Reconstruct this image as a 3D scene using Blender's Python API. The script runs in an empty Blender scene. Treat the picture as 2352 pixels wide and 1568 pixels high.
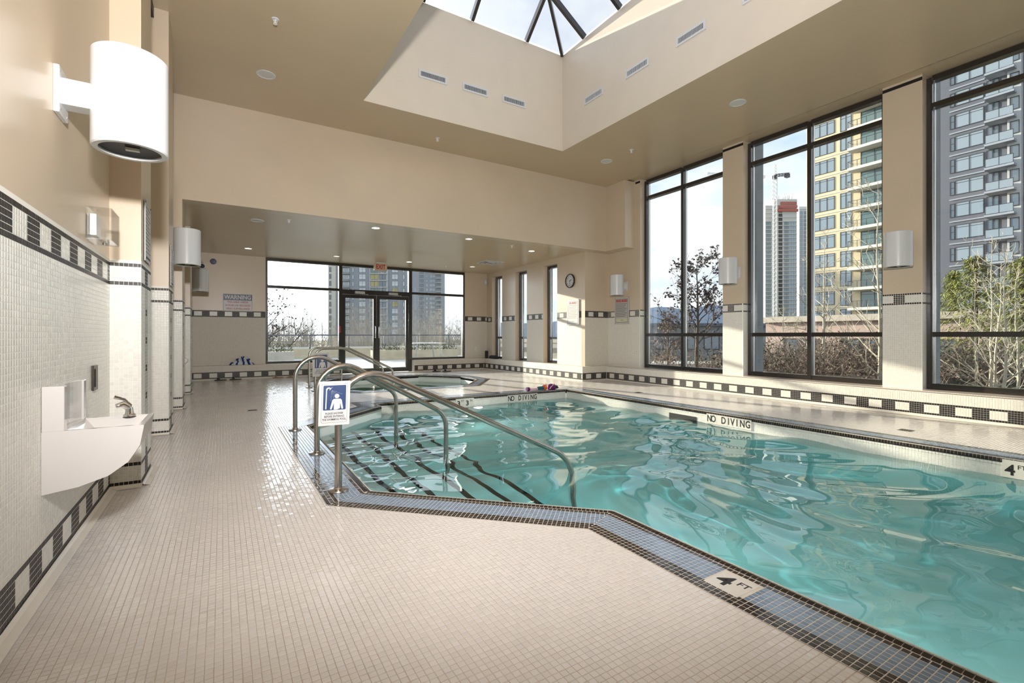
import bpy, math, random
import numpy as np
from mathutils import Vector, Matrix, noise, geometry

random.seed(11)
rng = np.random.default_rng(11)
scene = bpy.context.scene
col = scene.collection
R = math.radians

# ------------------------------------------------------------------ camera
CAM_Z, FPX, YAW, HORIZ = 1.05, 1088.0, R(31.507), 769.8
cd = bpy.data.cameras.new('camera')
cd.sensor_width = 36.0
cd.lens = 36.0 * FPX / 2352.0
cd.shift_y = -(784.0 - HORIZ) / 2352.0
cd.clip_end = 6000
cam = bpy.data.objects.new('camera', cd)
cam.location = (0, 0, CAM_Z)
cam.rotation_euler = (R(90), 0, -YAW)
col.objects.link(cam)
scene.camera = cam

# ------------------------------------------------------------------ exposure and render look
vs = scene.view_settings
vs.view_transform = 'Standard'
vs.look = 'None'
vs.gamma = 1.0
vs.use_curve_mapping = False
vs.exposure = 0.68
cy = scene.cycles
cy.max_bounces = 8
cy.diffuse_bounces = 4
cy.glossy_bounces = 4
cy.transmission_bounces = 5
cy.transparent_max_bounces = 12
cy.caustics_refractive = True
cy.caustics_reflective = False
cy.blur_glossy = 0.5
cy.sample_clamp_indirect = 6.0
cy.use_denoising = True

# ------------------------------------------------------------------ sky and sun
SUN_AZ, SUN_SLOPE = R(-14.0), 0.2096            # azimuth from +Y (negative = towards -X), tangent of the elevation
SUN_DIR = Vector((math.sin(SUN_AZ), math.cos(SUN_AZ), SUN_SLOPE)).normalized()
world = bpy.data.worlds.new('sky')
scene.world = world
world.use_nodes = True
nt = world.node_tree
nt.nodes.clear()
def wn(t, **k):
    n = nt.nodes.new(t)
    for a, b in k.items():
        setattr(n, a, b)
    return n
lk = nt.links.new
tc = wn('ShaderNodeTexCoord')
sep = wn('ShaderNodeSeparateXYZ'); lk(tc.outputs['Generated'], sep.inputs[0])
ramp = wn('ShaderNodeValToRGB'); lk(sep.outputs['Z'], ramp.inputs[0])
cr = ramp.color_ramp
cr.elements[0].position = 0.0; cr.elements[0].color = (0.80, 0.86, 0.93, 1)
cr.elements[1].position = 0.75; cr.elements[1].color = (0.20, 0.38, 0.70, 1)
e = cr.elements.new(0.25); e.color = (0.50, 0.66, 0.88, 1)
# clouds laid out on a plane overhead
zc = wn('ShaderNodeMath', operation='ADD'); lk(sep.outputs['Z'], zc.inputs[0]); zc.inputs[1].default_value = 0.22
zm = wn('ShaderNodeMath', operation='MAXIMUM'); lk(zc.outputs[0], zm.inputs[0]); zm.inputs[1].default_value = 0.1
comb = wn('ShaderNodeCombineXYZ')
for i, a in enumerate('XY'):
    d = wn('ShaderNodeMath', operation='DIVIDE'); lk(sep.outputs[a], d.inputs[0]); lk(zm.outputs[0], d.inputs[1]); lk(d.outputs[0], comb.inputs[i])
cn = wn('ShaderNodeTexNoise'); lk(comb.outputs[0], cn.inputs['Vector'])
cn.inputs['Scale'].default_value = 1.1; cn.inputs['Detail'].default_value = 7; cn.inputs['Roughness'].default_value = 0.55
crp = wn('ShaderNodeValToRGB'); lk(cn.outputs['Fac'], crp.inputs[0])
crp.color_ramp.elements[0].position = 0.36; crp.color_ramp.elements[0].color = (0, 0, 0, 1)
crp.color_ramp.elements[1].position = 0.53; crp.color_ramp.elements[1].color = (1, 1, 1, 1)
mixc = wn('ShaderNodeMixRGB'); lk(crp.outputs[0], mixc.inputs[0]); lk(ramp.outputs[0], mixc.inputs[1]); mixc.inputs[2].default_value = (0.95, 0.96, 0.98, 1)
# brighter haze round the sun
dot = wn('ShaderNodeVectorMath', operation='DOT_PRODUCT'); lk(tc.outputs['Generated'], dot.inputs[0]); dot.inputs[1].default_value = SUN_DIR
mx = wn('ShaderNodeMath', operation='MAXIMUM'); lk(dot.outputs['Value'], mx.inputs[0]); mx.inputs[1].default_value = 0.0
pw = wn('ShaderNodeMath', operation='POWER'); lk(mx.outputs[0], pw.inputs[0]); pw.inputs[1].default_value = 13.0
gl = wn('ShaderNodeMath', operation='MULTIPLY_ADD'); lk(pw.outputs[0], gl.inputs[0]); gl.inputs[1].default_value = 6.5; gl.inputs[2].default_value = 1.0
bg = wn('ShaderNodeBackground'); lk(mixc.outputs[0], bg.inputs['Color'])
ms = wn('ShaderNodeMath', operation='MULTIPLY'); lk(gl.outputs[0], ms.inputs[0]); ms.inputs[1].default_value = 0.85; lk(ms.outputs[0], bg.inputs['Strength'])
wo = wn('ShaderNodeOutputWorld'); lk(bg.outputs[0], wo.inputs[0])

sd = bpy.data.lights.new('sun', 'SUN')
sd.energy = 9.0; sd.angle = R(0.6); sd.color = (1.0, 0.88, 0.70)
sd.cycles.is_caustics_light = True
sun = bpy.data.objects.new('sun', sd); col.objects.link(sun)
sun.rotation_euler = (-SUN_DIR).to_track_quat('-Z', 'Y').to_euler()
sun.location = (0, 30, 20)

# photographer's flash held above the camera: its shadows show behind the wall lamps and in the skylight shaft
fd = bpy.data.lights.new('camera_flash', 'SPOT')
fd.energy = 880; fd.shadow_soft_size = 0.09; fd.color = (1.0, 0.97, 0.96); fd.spot_size = R(148); fd.spot_blend = 1.0
fd.cycles.is_caustics_light = True
flash = bpy.data.objects.new('camera_flash', fd); col.objects.link(flash)
flash.location = (0.0, -0.12, 1.90)
flash.rotation_euler = Vector((math.sin(R(30)), math.cos(R(30)), math.tan(R(16)))).to_track_quat('-Z', 'Y').to_euler()

def portal(name, c, ax, sx, sy):
    l = bpy.data.lights.new(name, 'AREA'); l.shape = 'RECTANGLE'; l.size = sx; l.size_y = sy
    l.cycles.is_portal = True
    o = bpy.data.objects.new(name, l); col.objects.link(o); o.location = c
    o.rotation_euler = Vector(ax).to_track_quat('-Z', 'Y').to_euler()
    return o

# ------------------------------------------------------------------ materials
MATS = {}
def principled(name):
    m = bpy.data.materials.new(name); m.use_nodes = True
    n = m.node_tree.nodes
    return m, n, m.node_tree.links.new, n['Principled BSDF']
def mat(name, rgb, rough=0.5, metal=0.0, spec=0.5, var=0.0, vscale=3.0, island=0.0, coat=0.0, emit=0.0, bump=0.0, bscale=40.0):
    m, n, l, b = principled(name)
    b.inputs['Base Color'].default_value = (*rgb, 1)
    b.inputs['Roughness'].default_value = rough
    b.inputs['Metallic'].default_value = metal
    b.inputs['Specular IOR Level'].default_value = spec
    b.inputs['Coat Weight'].default_value = coat
    b.inputs['Coat Roughness'].default_value = 0.08
    src = None
    if island:
        g = n.new('ShaderNodeNewGeometry'); oi = n.new('ShaderNodeObjectInfo')
        a = n.new('ShaderNodeMath'); a.operation = 'ADD'; l(g.outputs['Random Per Island'], a.inputs[0]); l(oi.outputs['Random'], a.inputs[1])
        f = n.new('ShaderNodeMath'); f.operation = 'FRACT'; l(a.outputs[0], f.inputs[0])
        mr = n.new('ShaderNodeMapRange'); l(f.outputs[0], mr.inputs['Value']); mr.inputs['To Min'].default_value = 1 - island; mr.inputs['To Max'].default_value = 1 + island
        src = mr.outputs[0]
    if var:
        t = n.new('ShaderNodeNewGeometry'); no = n.new('ShaderNodeTexNoise'); l(t.outputs['Position'], no.inputs['Vector'])
        no.inputs['Scale'].default_value = vscale; no.inputs['Detail'].default_value = 5
        mr = n.new('ShaderNodeMapRange'); l(no.outputs['Fac'], mr.inputs['Value']); mr.inputs['From Min'].default_value = 0.3; mr.inputs['From Max'].default_value = 0.7
        mr.inputs['To Min'].default_value = 1 - var; mr.inputs['To Max'].default_value = 1 + var
        if src:
            mm = n.new('ShaderNodeMath'); mm.operation = 'MULTIPLY'; l(src, mm.inputs[0]); l(mr.outputs[0], mm.inputs[1]); src = mm.outputs[0]
        else:
            src = mr.outputs[0]
    if src:
        v = n.new('ShaderNodeVectorMath'); v.operation = 'SCALE'; v.inputs[0].default_value = rgb; l(src, v.inputs['Scale']); l(v.outputs[0], b.inputs['Base Color'])
    if bump:
        t = n.new('ShaderNodeNewGeometry'); no = n.new('ShaderNodeTexNoise'); l(t.outputs['Position'], no.inputs['Vector']); no.inputs['Scale'].default_value = bscale
        bp = n.new('ShaderNodeBump'); l(no.outputs['Fac'], bp.inputs['Height']); bp.inputs['Strength'].default_value = bump; bp.inputs['Distance'].default_value = 0.01
        l(bp.outputs[0], b.inputs['Normal'])
    if emit:
        b.inputs['Emission Color'].default_value = (*rgb, 1); b.inputs['Emission Strength'].default_value = emit
    MATS[name] = m
    return m
def brickmat(name, rgb, mortar, axes, size, gap, rough=0.2, offset=0.0, row=None, var=0.04):
    """small square tiles too far off to pick apart: colour and fine relief only"""
    m, n, l, b = principled(name)
    g = n.new('ShaderNodeNewGeometry'); s = n.new('ShaderNodeSeparateXYZ'); l(g.outputs['Position'], s.inputs[0])
    c = n.new('ShaderNodeCombineXYZ'); l(s.outputs[axes[0]], c.inputs[0]); l(s.outputs[axes[1]], c.inputs[1])
    t = n.new('ShaderNodeTexBrick'); l(c.outputs[0], t.inputs['Vector']); t.offset = offset
    t.inputs['Scale'].default_value = 1.0; t.inputs['Brick Width'].default_value = size; t.inputs['Row Height'].default_value = row or size
    t.inputs['Mortar Size'].default_value = gap; t.inputs['Mortar Smooth'].default_value = 0.3
    t.inputs['Color1'].default_value = (*[q * (1 - var) for q in rgb], 1); t.inputs['Color2'].default_value = (*[q * (1 + var) for q in rgb], 1)
    t.inputs['Mortar'].default_value = (*mortar, 1)
    l(t.outputs['Color'], b.inputs['Base Color']); b.inputs['Roughness'].default_value = rough
    bp = n.new('ShaderNodeBump'); bp.invert = True; l(t.outputs['Fac'], bp.inputs['Height']); bp.inputs['Strength'].default_value = 0.4; bp.inputs['Distance'].default_value = 0.002
    l(bp.outputs[0], b.inputs['Normal'])
    MATS[name] = m
    return m
def glassmat(name, tint=(0.93, 0.96, 0.96), refl=1.0):
    m = bpy.data.materials.new(name); m.use_nodes = True
    n = m.node_tree.nodes; l = m.node_tree.links.new; n.clear()
    o = n.new('ShaderNodeOutputMaterial'); t = n.new('ShaderNodeBsdfTransparent'); t.inputs[0].default_value = (*tint, 1)
    g = n.new('ShaderNodeBsdfGlossy'); g.inputs['Roughness'].default_value = 0.01; g.inputs['Color'].default_value = (0.95, 0.97, 1, 1)
    f = n.new('ShaderNodeFresnel'); ge = n.new('ShaderNodeNewGeometry')
    io = n.new('ShaderNodeMapRange'); l(ge.outputs['Backfacing'], io.inputs['Value']); io.inputs['To Min'].default_value = 1.45; io.inputs['To Max'].default_value = 1 / 1.45; l(io.outputs[0], f.inputs['IOR'])   # thin pane: same reflectance on both faces
    k = n.new('ShaderNodeMath'); k.operation = 'MULTIPLY'; l(f.outputs[0], k.inputs[0]); k.inputs[1].default_value = refl
    mx = n.new('ShaderNodeMixShader'); l(k.outputs[0], mx.inputs[0]); l(t.outputs[0], mx.inputs[1]); l(g.outputs[0], mx.inputs[2]); l(mx.outputs[0], o.inputs[0])
    MATS[name] = m
    return m
def watermat(name, absorb, density):
    m = bpy.data.materials.new(name); m.use_nodes = True
    n = m.node_tree.nodes; l = m.node_tree.links.new; n.clear()
    o = n.new('ShaderNodeOutputMaterial')
    g = n.new('ShaderNodeBsdfGlass'); g.inputs['IOR'].default_value = 1.333; g.inputs['Roughness'].default_value = 0.0
    l(g.outputs[0], o.inputs['Surface'])
    v = n.new('ShaderNodeVolumeAbsorption'); v.inputs['Color'].default_value = (*absorb, 1); v.inputs['Density'].default_value = density
    l(v.outputs[0], o.inputs['Volume'])
    MATS[name] = m
    return m

PAINT = (0.59, 0.485, 0.365)
mat('paint', PAINT, rough=0.32, var=0.03, vscale=1.5)
mat('ceiling_paint', (0.54, 0.425, 0.285), rough=0.28, var=0.03, vscale=1.2)
mat('shaft_paint', (0.66, 0.58, 0.48), rough=0.45, var=0.02)
mat('tile_cream', (0.68, 0.665, 0.61), rough=0.3, island=0.05)
mat('tile_floor', (0.645, 0.61, 0.58), rough=0.15, island=0.03, var=0.05, vscale=1.3)
mat('tile_dark', (0.022, 0.017, 0.015), rough=0.12, island=0.3)
mat('tile_black', (0.020, 0.017, 0.016), rough=0.42, spec=0.35, island=0.3)
mat('tile_blue', (0.17, 0.245, 0.34), rough=0.14, island=0.12)
mat('grout', (0.60, 0.54, 0.46), rough=0.75, var=0.1, vscale=8)
mat('grout_floor', (0.44, 0.36, 0.285), rough=0.6, var=0.25, vscale=2.0)
mat('grout_wall', (0.80, 0.78, 0.72), rough=0.7)
brickmat('tile_far_x', (0.66, 0.62, 0.54), (0.54, 0.50, 0.44), 'YZ', 0.0255, 0.0010, rough=0.55)
brickmat('tile_far_y', (0.66, 0.62, 0.54), (0.54, 0.50, 0.44), 'XZ', 0.0255, 0.0010, rough=0.55)
brickmat('tile_far_z', (0.64, 0.575, 0.51), (0.40, 0.33, 0.26), 'XY', 0.0255, 0.0014, rough=0.17)
mat('cove', (0.74, 0.70, 0.63), rough=0.25)
mat('pool_plaster', (0.80, 0.88, 0.86), rough=0.6, var=0.05, vscale=1.0)
mat('frame', (0.022, 0.018, 0.016), rough=0.22, metal=0.0, spec=0.6, coat=0.3)
mat('black', (0.008, 0.008, 0.008), rough=0.5)
mat('steel', (0.50, 0.46, 0.42), rough=0.24, metal=1.0)
mat('chrome', (0.8, 0.8, 0.8), rough=0.06, metal=1.0)
mat('aluminium', (0.55, 0.55, 0.54), rough=0.35, metal=1.0)
mat('white_enamel', (0.61, 0.62, 0.63), rough=0.3)
mat('porcelain', (0.60, 0.575, 0.55), rough=0.06, coat=0.6)
mat('white_plastic', (0.78, 0.77, 0.74), rough=0.4)
mat('bronze_plate', (0.06, 0.05, 0.04), rough=0.35, metal=0.6)
mat('sign_white', (0.52, 0.51, 0.50), rough=0.35)
mat('sign_blue', (0.009, 0.032, 0.115), rough=0.35)
mat('sign_navy', (0.008, 0.022, 0.065), rough=0.35)
mat('sign_red', (0.38, 0.012, 0.02), rough=0.4)
mat('sign_pink', (0.62, 0.30, 0.27), rough=0.4)
mat('sign_cream', (0.62, 0.62, 0.42), rough=0.4)
mat('ink', (0.012, 0.012, 0.014), rough=0.45)
mat('ink_grey', (0.12, 0.12, 0.13), rough=0.5)
mat('exit_face', (0.55, 0.40, 0.27), rough=0.4)
mat('marker_tile', (0.66, 0.63, 0.57), rough=0.2, var=0.03, vscale=30)
mat('vent_dark', (0.03, 0.03, 0.045), rough=0.6)
mat('lamp_on', (1.0, 0.86, 0.62), emit=4.0)
mat('lamp_dim', (1.0, 0.9, 0.72), emit=1.2)
mat('pool_lamp', (1.0, 0.84, 0.62), emit=2.5)
mat('speaker_grille', (0.62, 0.60, 0.56), rough=0.5)
mat('towel_blue', (0.01, 0.045, 0.20), rough=0.95, bump=0.6, bscale=160)
mat('towel_white', (0.62, 0.63, 0.68), rough=0.95, bump=0.6, bscale=160)
mat('rubber_black', (0.012, 0.012, 0.013), rough=0.7)
mat('toy_purple', (0.10, 0.008, 0.10), rough=0.35)
mat('toy_orange', (0.75, 0.13, 0.03), rough=0.4)
mat('toy_teal', (0.01, 0.10, 0.13), rough=0.4)
mat('toy_pink', (0.75, 0.45, 0.52), rough=0.4)
mat('drain', (0.16, 0.14, 0.11), rough=0.35, metal=0.8)
glassmat('glass')
glassmat('acrylic', (0.95, 0.95, 0.94), 0.8)
glassmat('skylight_glass', (0.66, 0.70, 0.74), 0.6)
watermat('pool_water', (0.08, 0.80, 0.83), 0.36)
watermat('spa_water', (0.62, 0.93, 0.80), 0.55)
# outside
mat('concrete', (0.42, 0.42, 0.40), rough=0.85, var=0.12, vscale=1.5)
mat('terrace', (0.55, 0.55, 0.54), rough=0.8, var=0.1)
mat('stucco', (0.45, 0.40, 0.34), rough=0.9, var=0.08)
mat('fin_grey', (0.20, 0.22, 0.24), rough=0.8, var=0.08)
mat('earth', (0.16, 0.14, 0.10), rough=1.0, var=0.4, vscale=0.6)
mat('facade_beige', (0.62, 0.53, 0.36), rough=0.9, var=0.05, vscale=0.5)
mat('facade_white', (0.62, 0.61, 0.57), rough=0.9)
mat('win_sky_reflect', (0.62, 0.67, 0.72), rough=0.2)  # reflected sky put into the pane colour
mat('facade_grey', (0.30, 0.33, 0.38), rough=0.85)  # grey lightened in colour to stand for haze over the far tower
mat('bark_grey', (0.36, 0.34, 0.31), rough=0.95)
mat('facade_slate', (0.11, 0.12, 0.15), rough=0.85)
mat('facade_light', (0.46, 0.48, 0.50), rough=0.85)
mat('facade_conc', (0.50, 0.50, 0.48), rough=0.9)
mat('win_frame', (0.03, 0.03, 0.035), rough=0.5)
mat('win_glass', (0.10, 0.14, 0.18), rough=0.05, spec=0.8, coat=1.0)
mat('win_pale', (0.23, 0.29, 0.34), rough=0.1, spec=0.8, coat=1.0)
mat('win_teal', (0.10, 0.17, 0.17), rough=0.08, spec=0.8, coat=1.0)
mat('win_yellow', (0.42, 0.38, 0.18), rough=0.2)
mat('net_red', (0.36, 0.10, 0.08), rough=0.8)
mat('crane_paint', (0.62, 0.62, 0.60), rough=0.6)
mat('bark_pale', (0.40, 0.36, 0.28), rough=0.9, var=0.2, vscale=6)
mat('bark_mid', (0.22, 0.17, 0.13), rough=0.95)
mat('bark_dark', (0.09, 0.07, 0.055), rough=0.95)
mat('leaf_dark', (0.045, 0.030, 0.028), rough=0.8, island=0.4)
mat('leaf_brown', (0.13, 0.085, 0.06), rough=0.85, island=0.4)
mat('needle_green', (0.20, 0.215, 0.05), rough=0.8, island=0.45)
mat('hedge_green', (0.06, 0.08, 0.035), rough=0.9, island=0.4)
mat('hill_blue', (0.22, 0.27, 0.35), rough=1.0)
mat('pink_wall', (0.45, 0.34, 0.30), rough=0.9, var=0.06)
mat('car_roof', (0.45, 0.47, 0.48), rough=0.3)
mat('planter_wall', (0.50, 0.45, 0.34), rough=0.9, var=0.08)

# ------------------------------------------------------------------ mesh helpers
class MB:
    def __init__(self):
        self.v = []; self.f = []; self.m = []; self.mi = 0
    def poly(self, pts):
        b = len(self.v); self.v += [tuple(p) for p in pts]; self.f.append(tuple(range(b, b + len(pts)))); self.m.append(self.mi)
        return self
    def add(self, v, f):
        b = len(self.v); self.v += [tuple(p) for p in v]
        for q in f:
            self.f.append(tuple(b + i for i in q)); self.m.append(self.mi)
        return self
    def box(self, x0, x1, y0, y1, z0, z1):
        v = [(x0, y0, z0), (x1, y0, z0), (x1, y1, z0), (x0, y1, z0), (x0, y0, z1), (x1, y0, z1), (x1, y1, z1), (x0, y1, z1)]
        return self.add(v, [(0, 3, 2, 1), (4, 5, 6, 7), (0, 1, 5, 4), (1, 2, 6, 5), (2, 3, 7, 6), (3, 0, 4, 7)])
    def prism(self, poly, a0, a1, axis='z'):
        """extrude a closed 2D outline; axis z: (x,y), axis y: (x,z), axis x: (y,z)"""
        def P(p, a):
            return (p[0], p[1], a) if axis == 'z' else ((p[0], a, p[1]) if axis == 'y' else (a, p[0], p[1]))
        n = len(poly)
        v = [P(p, a0) for p in poly] + [P(p, a1) for p in poly]
        f = [tuple(range(n))[::-1], tuple(range(n, 2 * n))] + [(i, (i + 1) % n, n + (i + 1) % n, n + i) for i in range(n)]
        return self.add(v, f)
    def tube(self, pts, r, n=8, caps=True):
        pts = [Vector(p) for p in pts]
        rs = r if isinstance(r, (list, tuple)) else [r] * len(pts)
        t0 = (pts[1] - pts[0]).normalized()
        a = Vector((0, 0, 1)) if abs(t0.z) < 0.9 else Vector((0, 1, 0))
        u = t0.cross(a).normalized()
        V = []
        for i, p in enumerate(pts):
            t = (pts[min(i + 1, len(pts) - 1)] - pts[max(i - 1, 0)]).normalized()
            u = (u - t * u.dot(t))
            u = u.normalized() if u.length > 1e-6 else t.orthogonal().normalized()
            w = t.cross(u)
            for k in range(n):
                an = 2 * math.pi * k / n
                V.append(p + (u * math.cos(an) + w * math.sin(an)) * rs[i])
        Fc = []
        for i in range(len(pts) - 1):
            for k in range(n):
                k2 = (k + 1) % n
                Fc.append((i * n + k, i * n + k2, (i + 1) * n + k2, (i + 1) * n + k))
        if caps:
            Fc.append(tuple(range(n))[::-1]); Fc.append(tuple(range((len(pts) - 1) * n, len(pts) * n)))
        return self.add(V, Fc)
    def lathe(self, prof, c=(0, 0, 0), n=32, cap=True):
        """prof: list of (r, z) around the vertical axis through c"""
        V = []
        for r_, z in prof:
            for k in range(n):
                a = 2 * math.pi * k / n
                V.append((c[0] + r_ * math.cos(a), c[1] + r_ * math.sin(a), c[2] + z))
        Fc = []
        for i in range(len(prof) - 1):
            for k in range(n):
                k2 = (k + 1) % n
                Fc.append((i * n + k, i * n + k2, (i + 1) * n + k2, (i + 1) * n + k))
        if cap:
            Fc.append(tuple(range(n))[::-1]); Fc.append(tuple(range((len(prof) - 1) * n, len(prof) * n)))
        return self.add(V, Fc)
    def mesh(self, name, mats, smooth=False):
        me = bpy.data.meshes.new(name)
        me.from_pydata(self.v, [], self.f)
        for k in (mats if isinstance(mats, (list, tuple)) else [mats]):
            me.materials.append(MATS[k])
        me.polygons.foreach_set('material_index', self.m)
        if smooth:
            me.polygons.foreach_set('use_smooth', [True] * len(me.polygons))
            try:
                me.set_sharp_from_angle(angle=R(38))
            except Exception:
                pass
        me.update()
        return me
def origin_of(o):
    p = Vector((0, 0, 0))
    while o:
        p += o.location; o = o.parent
    return p
def link(name, data, parent=None, loc=(0, 0, 0)):
    o = bpy.data.objects.new(name, data); col.objects.link(o); o.location = loc
    if parent:
        o.parent = parent
    return o
def build(name, mb, mats, parent=None, smooth=False, kind=None, bevel=0.0):
    """world-coordinate mesh; top-level ones get their origin at the base"""
    if parent is None and mb.v:
        a = np.array(mb.v); loc = Vector(((a[:, 0].min() + a[:, 0].max()) / 2, (a[:, 1].min() + a[:, 1].max()) / 2, a[:, 2].min()))
    else:
        loc = Vector((0, 0, 0))
    off = loc + origin_of(parent)
    mb.v = [(p[0] - off.x, p[1] - off.y, p[2] - off.z) for p in mb.v]
    o = link(name, mb.mesh(name, mats, smooth), parent, loc)
    if kind:
        o['kind'] = kind
    if bevel:
        bm = o.modifiers.new('edge', 'BEVEL'); bm.width = bevel; bm.segments = 2; bm.limit_method = 'ANGLE'
    return o
def tag(o, label, cat=None, group=None, kind=None):
    o['label'] = label
    if cat:
        o['category'] = cat
    if group:
        o['group'] = group
    if kind:
        o['kind'] = kind
    return o
def thing(name, label, cat, loc=(0, 0, 0), group=None, kind=None):
    o = link(name, None, None, loc)
    o.empty_display_size = 0.1
    return tag(o, label, cat, group, kind)
def copy_tree(o, parent=None):
    c = o.copy(); col.objects.link(c); c.parent = parent
    for ch in o.children:
        copy_tree(ch, c)
    return c
def text(s, size, loc, right, up, m, parent, name='lettering', align='CENTER', valign='CENTER', depth=0.0008, sx=1.0, bold=0.0):
    cu = bpy.data.curves.new(name, 'FONT'); cu.body = s; cu.size = size; cu.align_x = align; cu.align_y = valign; cu.extrude = depth; cu.offset = bold
    cu.resolution_u = 3
    cu.materials.append(MATS[m])
    r_ = Vector(right).normalized(); u_ = Vector(up).normalized(); n_ = r_.cross(u_)
    tmp = bpy.data.objects.new(name, cu)
    me = bpy.data.meshes.new_from_object(tmp)
    bpy.data.objects.remove(tmp); bpy.data.curves.remove(cu)
    me.name = name
    me.transform(Matrix((r_ * sx, u_, n_)).transposed().to_4x4())
    return link(name, me, parent, Vector(loc) - origin_of(parent))
def fillet(pts, rads, seg=8):
    out = [Vector(pts[0])]
    for i in range(1, len(pts) - 1):
        p, a, b = Vector(pts[i]), Vector(pts[i - 1]), Vector(pts[i + 1])
        d1 = (a - p).normalized(); d2 = (b - p).normalized()
        r_ = rads[i - 1]
        ang = d1.angle(d2)
        T = r_ / math.tan(ang / 2)
        c = p + (d1 + d2).normalized() * (r_ / math.sin(ang / 2))
        s = p + d1 * T - c; e_ = p + d2 * T - c
        tot = math.pi - ang
        for k in range(seg + 1):
            w = k / seg
            so = math.sin(tot)
            q = s * (math.sin((1 - w) * tot) / so) + e_ * (math.sin(w * tot) / so)
            out.append(c + q)
    out.append(Vector(pts[-1]))
    return out
# photo pixel and forward distance -> world position (used for far things only)
def at(u, v, d):
    a = (u - 1176.0) / FPX; S, C = math.sin(YAW), math.cos(YAW)
    return Vector((d * (a * C + S), d * (-a * S + C), CAM_Z + d * (HORIZ - v) / FPX))
def fwd(P):
    return P[..., 0] * math.sin(YAW) + P[..., 1] * math.cos(YAW)

# ------------------------------------------------------------------ mosaic tiles
P = 0.0255
class Tiles:
    """groups of equal tiles; the largest in view become parts of their own, the rest one 'stuff' part per colour"""
    def __init__(self):
        self.g = []; self.cut = {}
    def grid(self, key, C, U, V, su, sv, t=0.0012):
        if len(C):
            self.g.append((key, np.asarray(C, float), np.asarray(U, float), np.asarray(V, float), su, sv, t))
    def quads(self, key, Q):
        self.cut.setdefault(key, []).append(np.asarray(Q, float).reshape(-1, 4, 3))
    @staticmethod
    def frusta(C, U, V, su, sv, t, tilt):
        N = np.cross(U, V)
        n = len(C)
        b = min(0.0016, su * 0.08)
        tu = rng.normal(0, tilt, n)[:, None]; tv = rng.normal(0, tilt, n)[:, None]
        out = np.empty((n, 8, 3))
        for k, (a, c) in enumerate(((-1, -1), (1, -1), (1, 1), (-1, 1))):
            out[:, k] = C + U * (a * su / 2) + V * (c * sv / 2) - N * t
            du, dv = a * (su / 2 - b), c * (sv / 2 - b)
            out[:, k + 4] = C + U * du + V * dv + N * (tu * du + tv * dv)
        return out
    FACES = np.array([(4, 5, 6, 7), (0, 1, 5, 4), (1, 2, 6, 5), (2, 3, 7, 6), (3, 0, 4, 7)])
    def build(self, parent, nmax=300, tilt=0.010, minpx=9.0):
        off = np.array(origin_of(parent))
        chosen = [np.zeros(len(g[1]), bool) for g in self.g]
        if nmax:
            sizes = []
            for gi, g in enumerate(self.g):
                C = g[1]; d = fwd(C)
                u = 1176 + FPX * (C[:, 0] * math.cos(YAW) - C[:, 1] * math.sin(YAW)) / np.maximum(d, .05)
                v = HORIZ - FPX * (C[:, 2] - CAM_Z) / np.maximum(d, .05)
                ok = (d > 0.3) & (u > 0) & (u < 2352) & (v > 0) & (v < 1568)
                s = np.where(ok, FPX * max(g[4], g[5]) / np.maximum(d, .05), 0)
                sizes.append(np.stack([s, np.full(len(C), gi), np.arange(len(C))], 1))
            A = np.concatenate(sizes); A = A[np.argsort(-A[:, 0])][:nmax]
            A = A[A[:, 0] > minpx]
            for s, gi, k in A:
                chosen[int(gi)][int(k)] = True
        acc = {}
        for g, ch in zip(self.g, chosen):
            key, C, U, V, su, sv, t = g
            if ch.any():
                fr = self.frusta(np.zeros((1, 3)), U, V, su, sv, t, 0)[0]
                mb = MB(); mb.add(fr, [tuple(q) for q in self.FACES]); me = mb.mesh('tile', key)
                for c in C[ch]:
                    o = link('tile', me, parent, tuple(c - off))
                    o.rotation_euler = (random.gauss(0, tilt) * (1 - abs(np.cross(U, V)[0])), random.gauss(0, tilt) * (1 - abs(np.cross(U, V)[1])), 0)
            rest = C[~ch]
            if len(rest):
                acc.setdefault(key, []).append(self.frusta(rest, U, V, su, sv, t, tilt))
        for key, L in self.cut.items():
            for Q in L:
                c = Q.mean(1, keepdims=True)
                top = c + (Q - c) * 0.93
                acc.setdefault(key, []).append(np.concatenate([Q - np.array([0, 0, .004]), top], 1))
        for key, L in acc.items():
            Vv = (np.concatenate(L) - off).reshape(-1, 3)
            n = len(Vv) // 8
            Fi = (self.FACES[None] + (np.arange(n) * 8)[:, None, None]).reshape(-1)
            me = bpy.data.meshes.new('tile_field')
            me.vertices.add(len(Vv)); me.vertices.foreach_set('co', Vv.reshape(-1))
            me.loops.add(len(Fi)); me.loops.foreach_set('vertex_index', Fi.astype(np.int32))
            me.polygons.add(n * 5); me.polygons.foreach_set('loop_start', np.arange(0, n * 20, 4, dtype=np.int32))
            me.materials.append(MATS[key]); me.update(calc_edges=True); me.validate(); me.shade_flat()
            o = link('tile_field', me, parent); o['kind'] = 'stuff'
def wall_tiles(T, O, U, nu, z0, nz, pick, s=None):
    """rows of tiles on a vertical plane: O start point, U horizontal unit vector; pick(i,j) -> colour or None"""
    s = s or P
    U = np.array(U, float); V = np.array((0, 0, 1.0)); N = np.cross(U, V)
    by = {}
    for j in range(nz):
        for i in range(nu):
            k = pick(i, j)
            if k:
                by.setdefault('tile_black' if k == 'tile_dark' else k, []).append((i, j))
    for k, L in by.items():
        ij = np.array(L, float)
        C = np.array(O, float)[None] + U[None] * ((ij[:, :1] + .5) * s) + V[None] * (z0 + (ij[:, 1:] + .5) * s) + N[None] * 0.0013
        T.grid(k, C, U, V, s - .0014, s - .0014, .0010)
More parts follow.
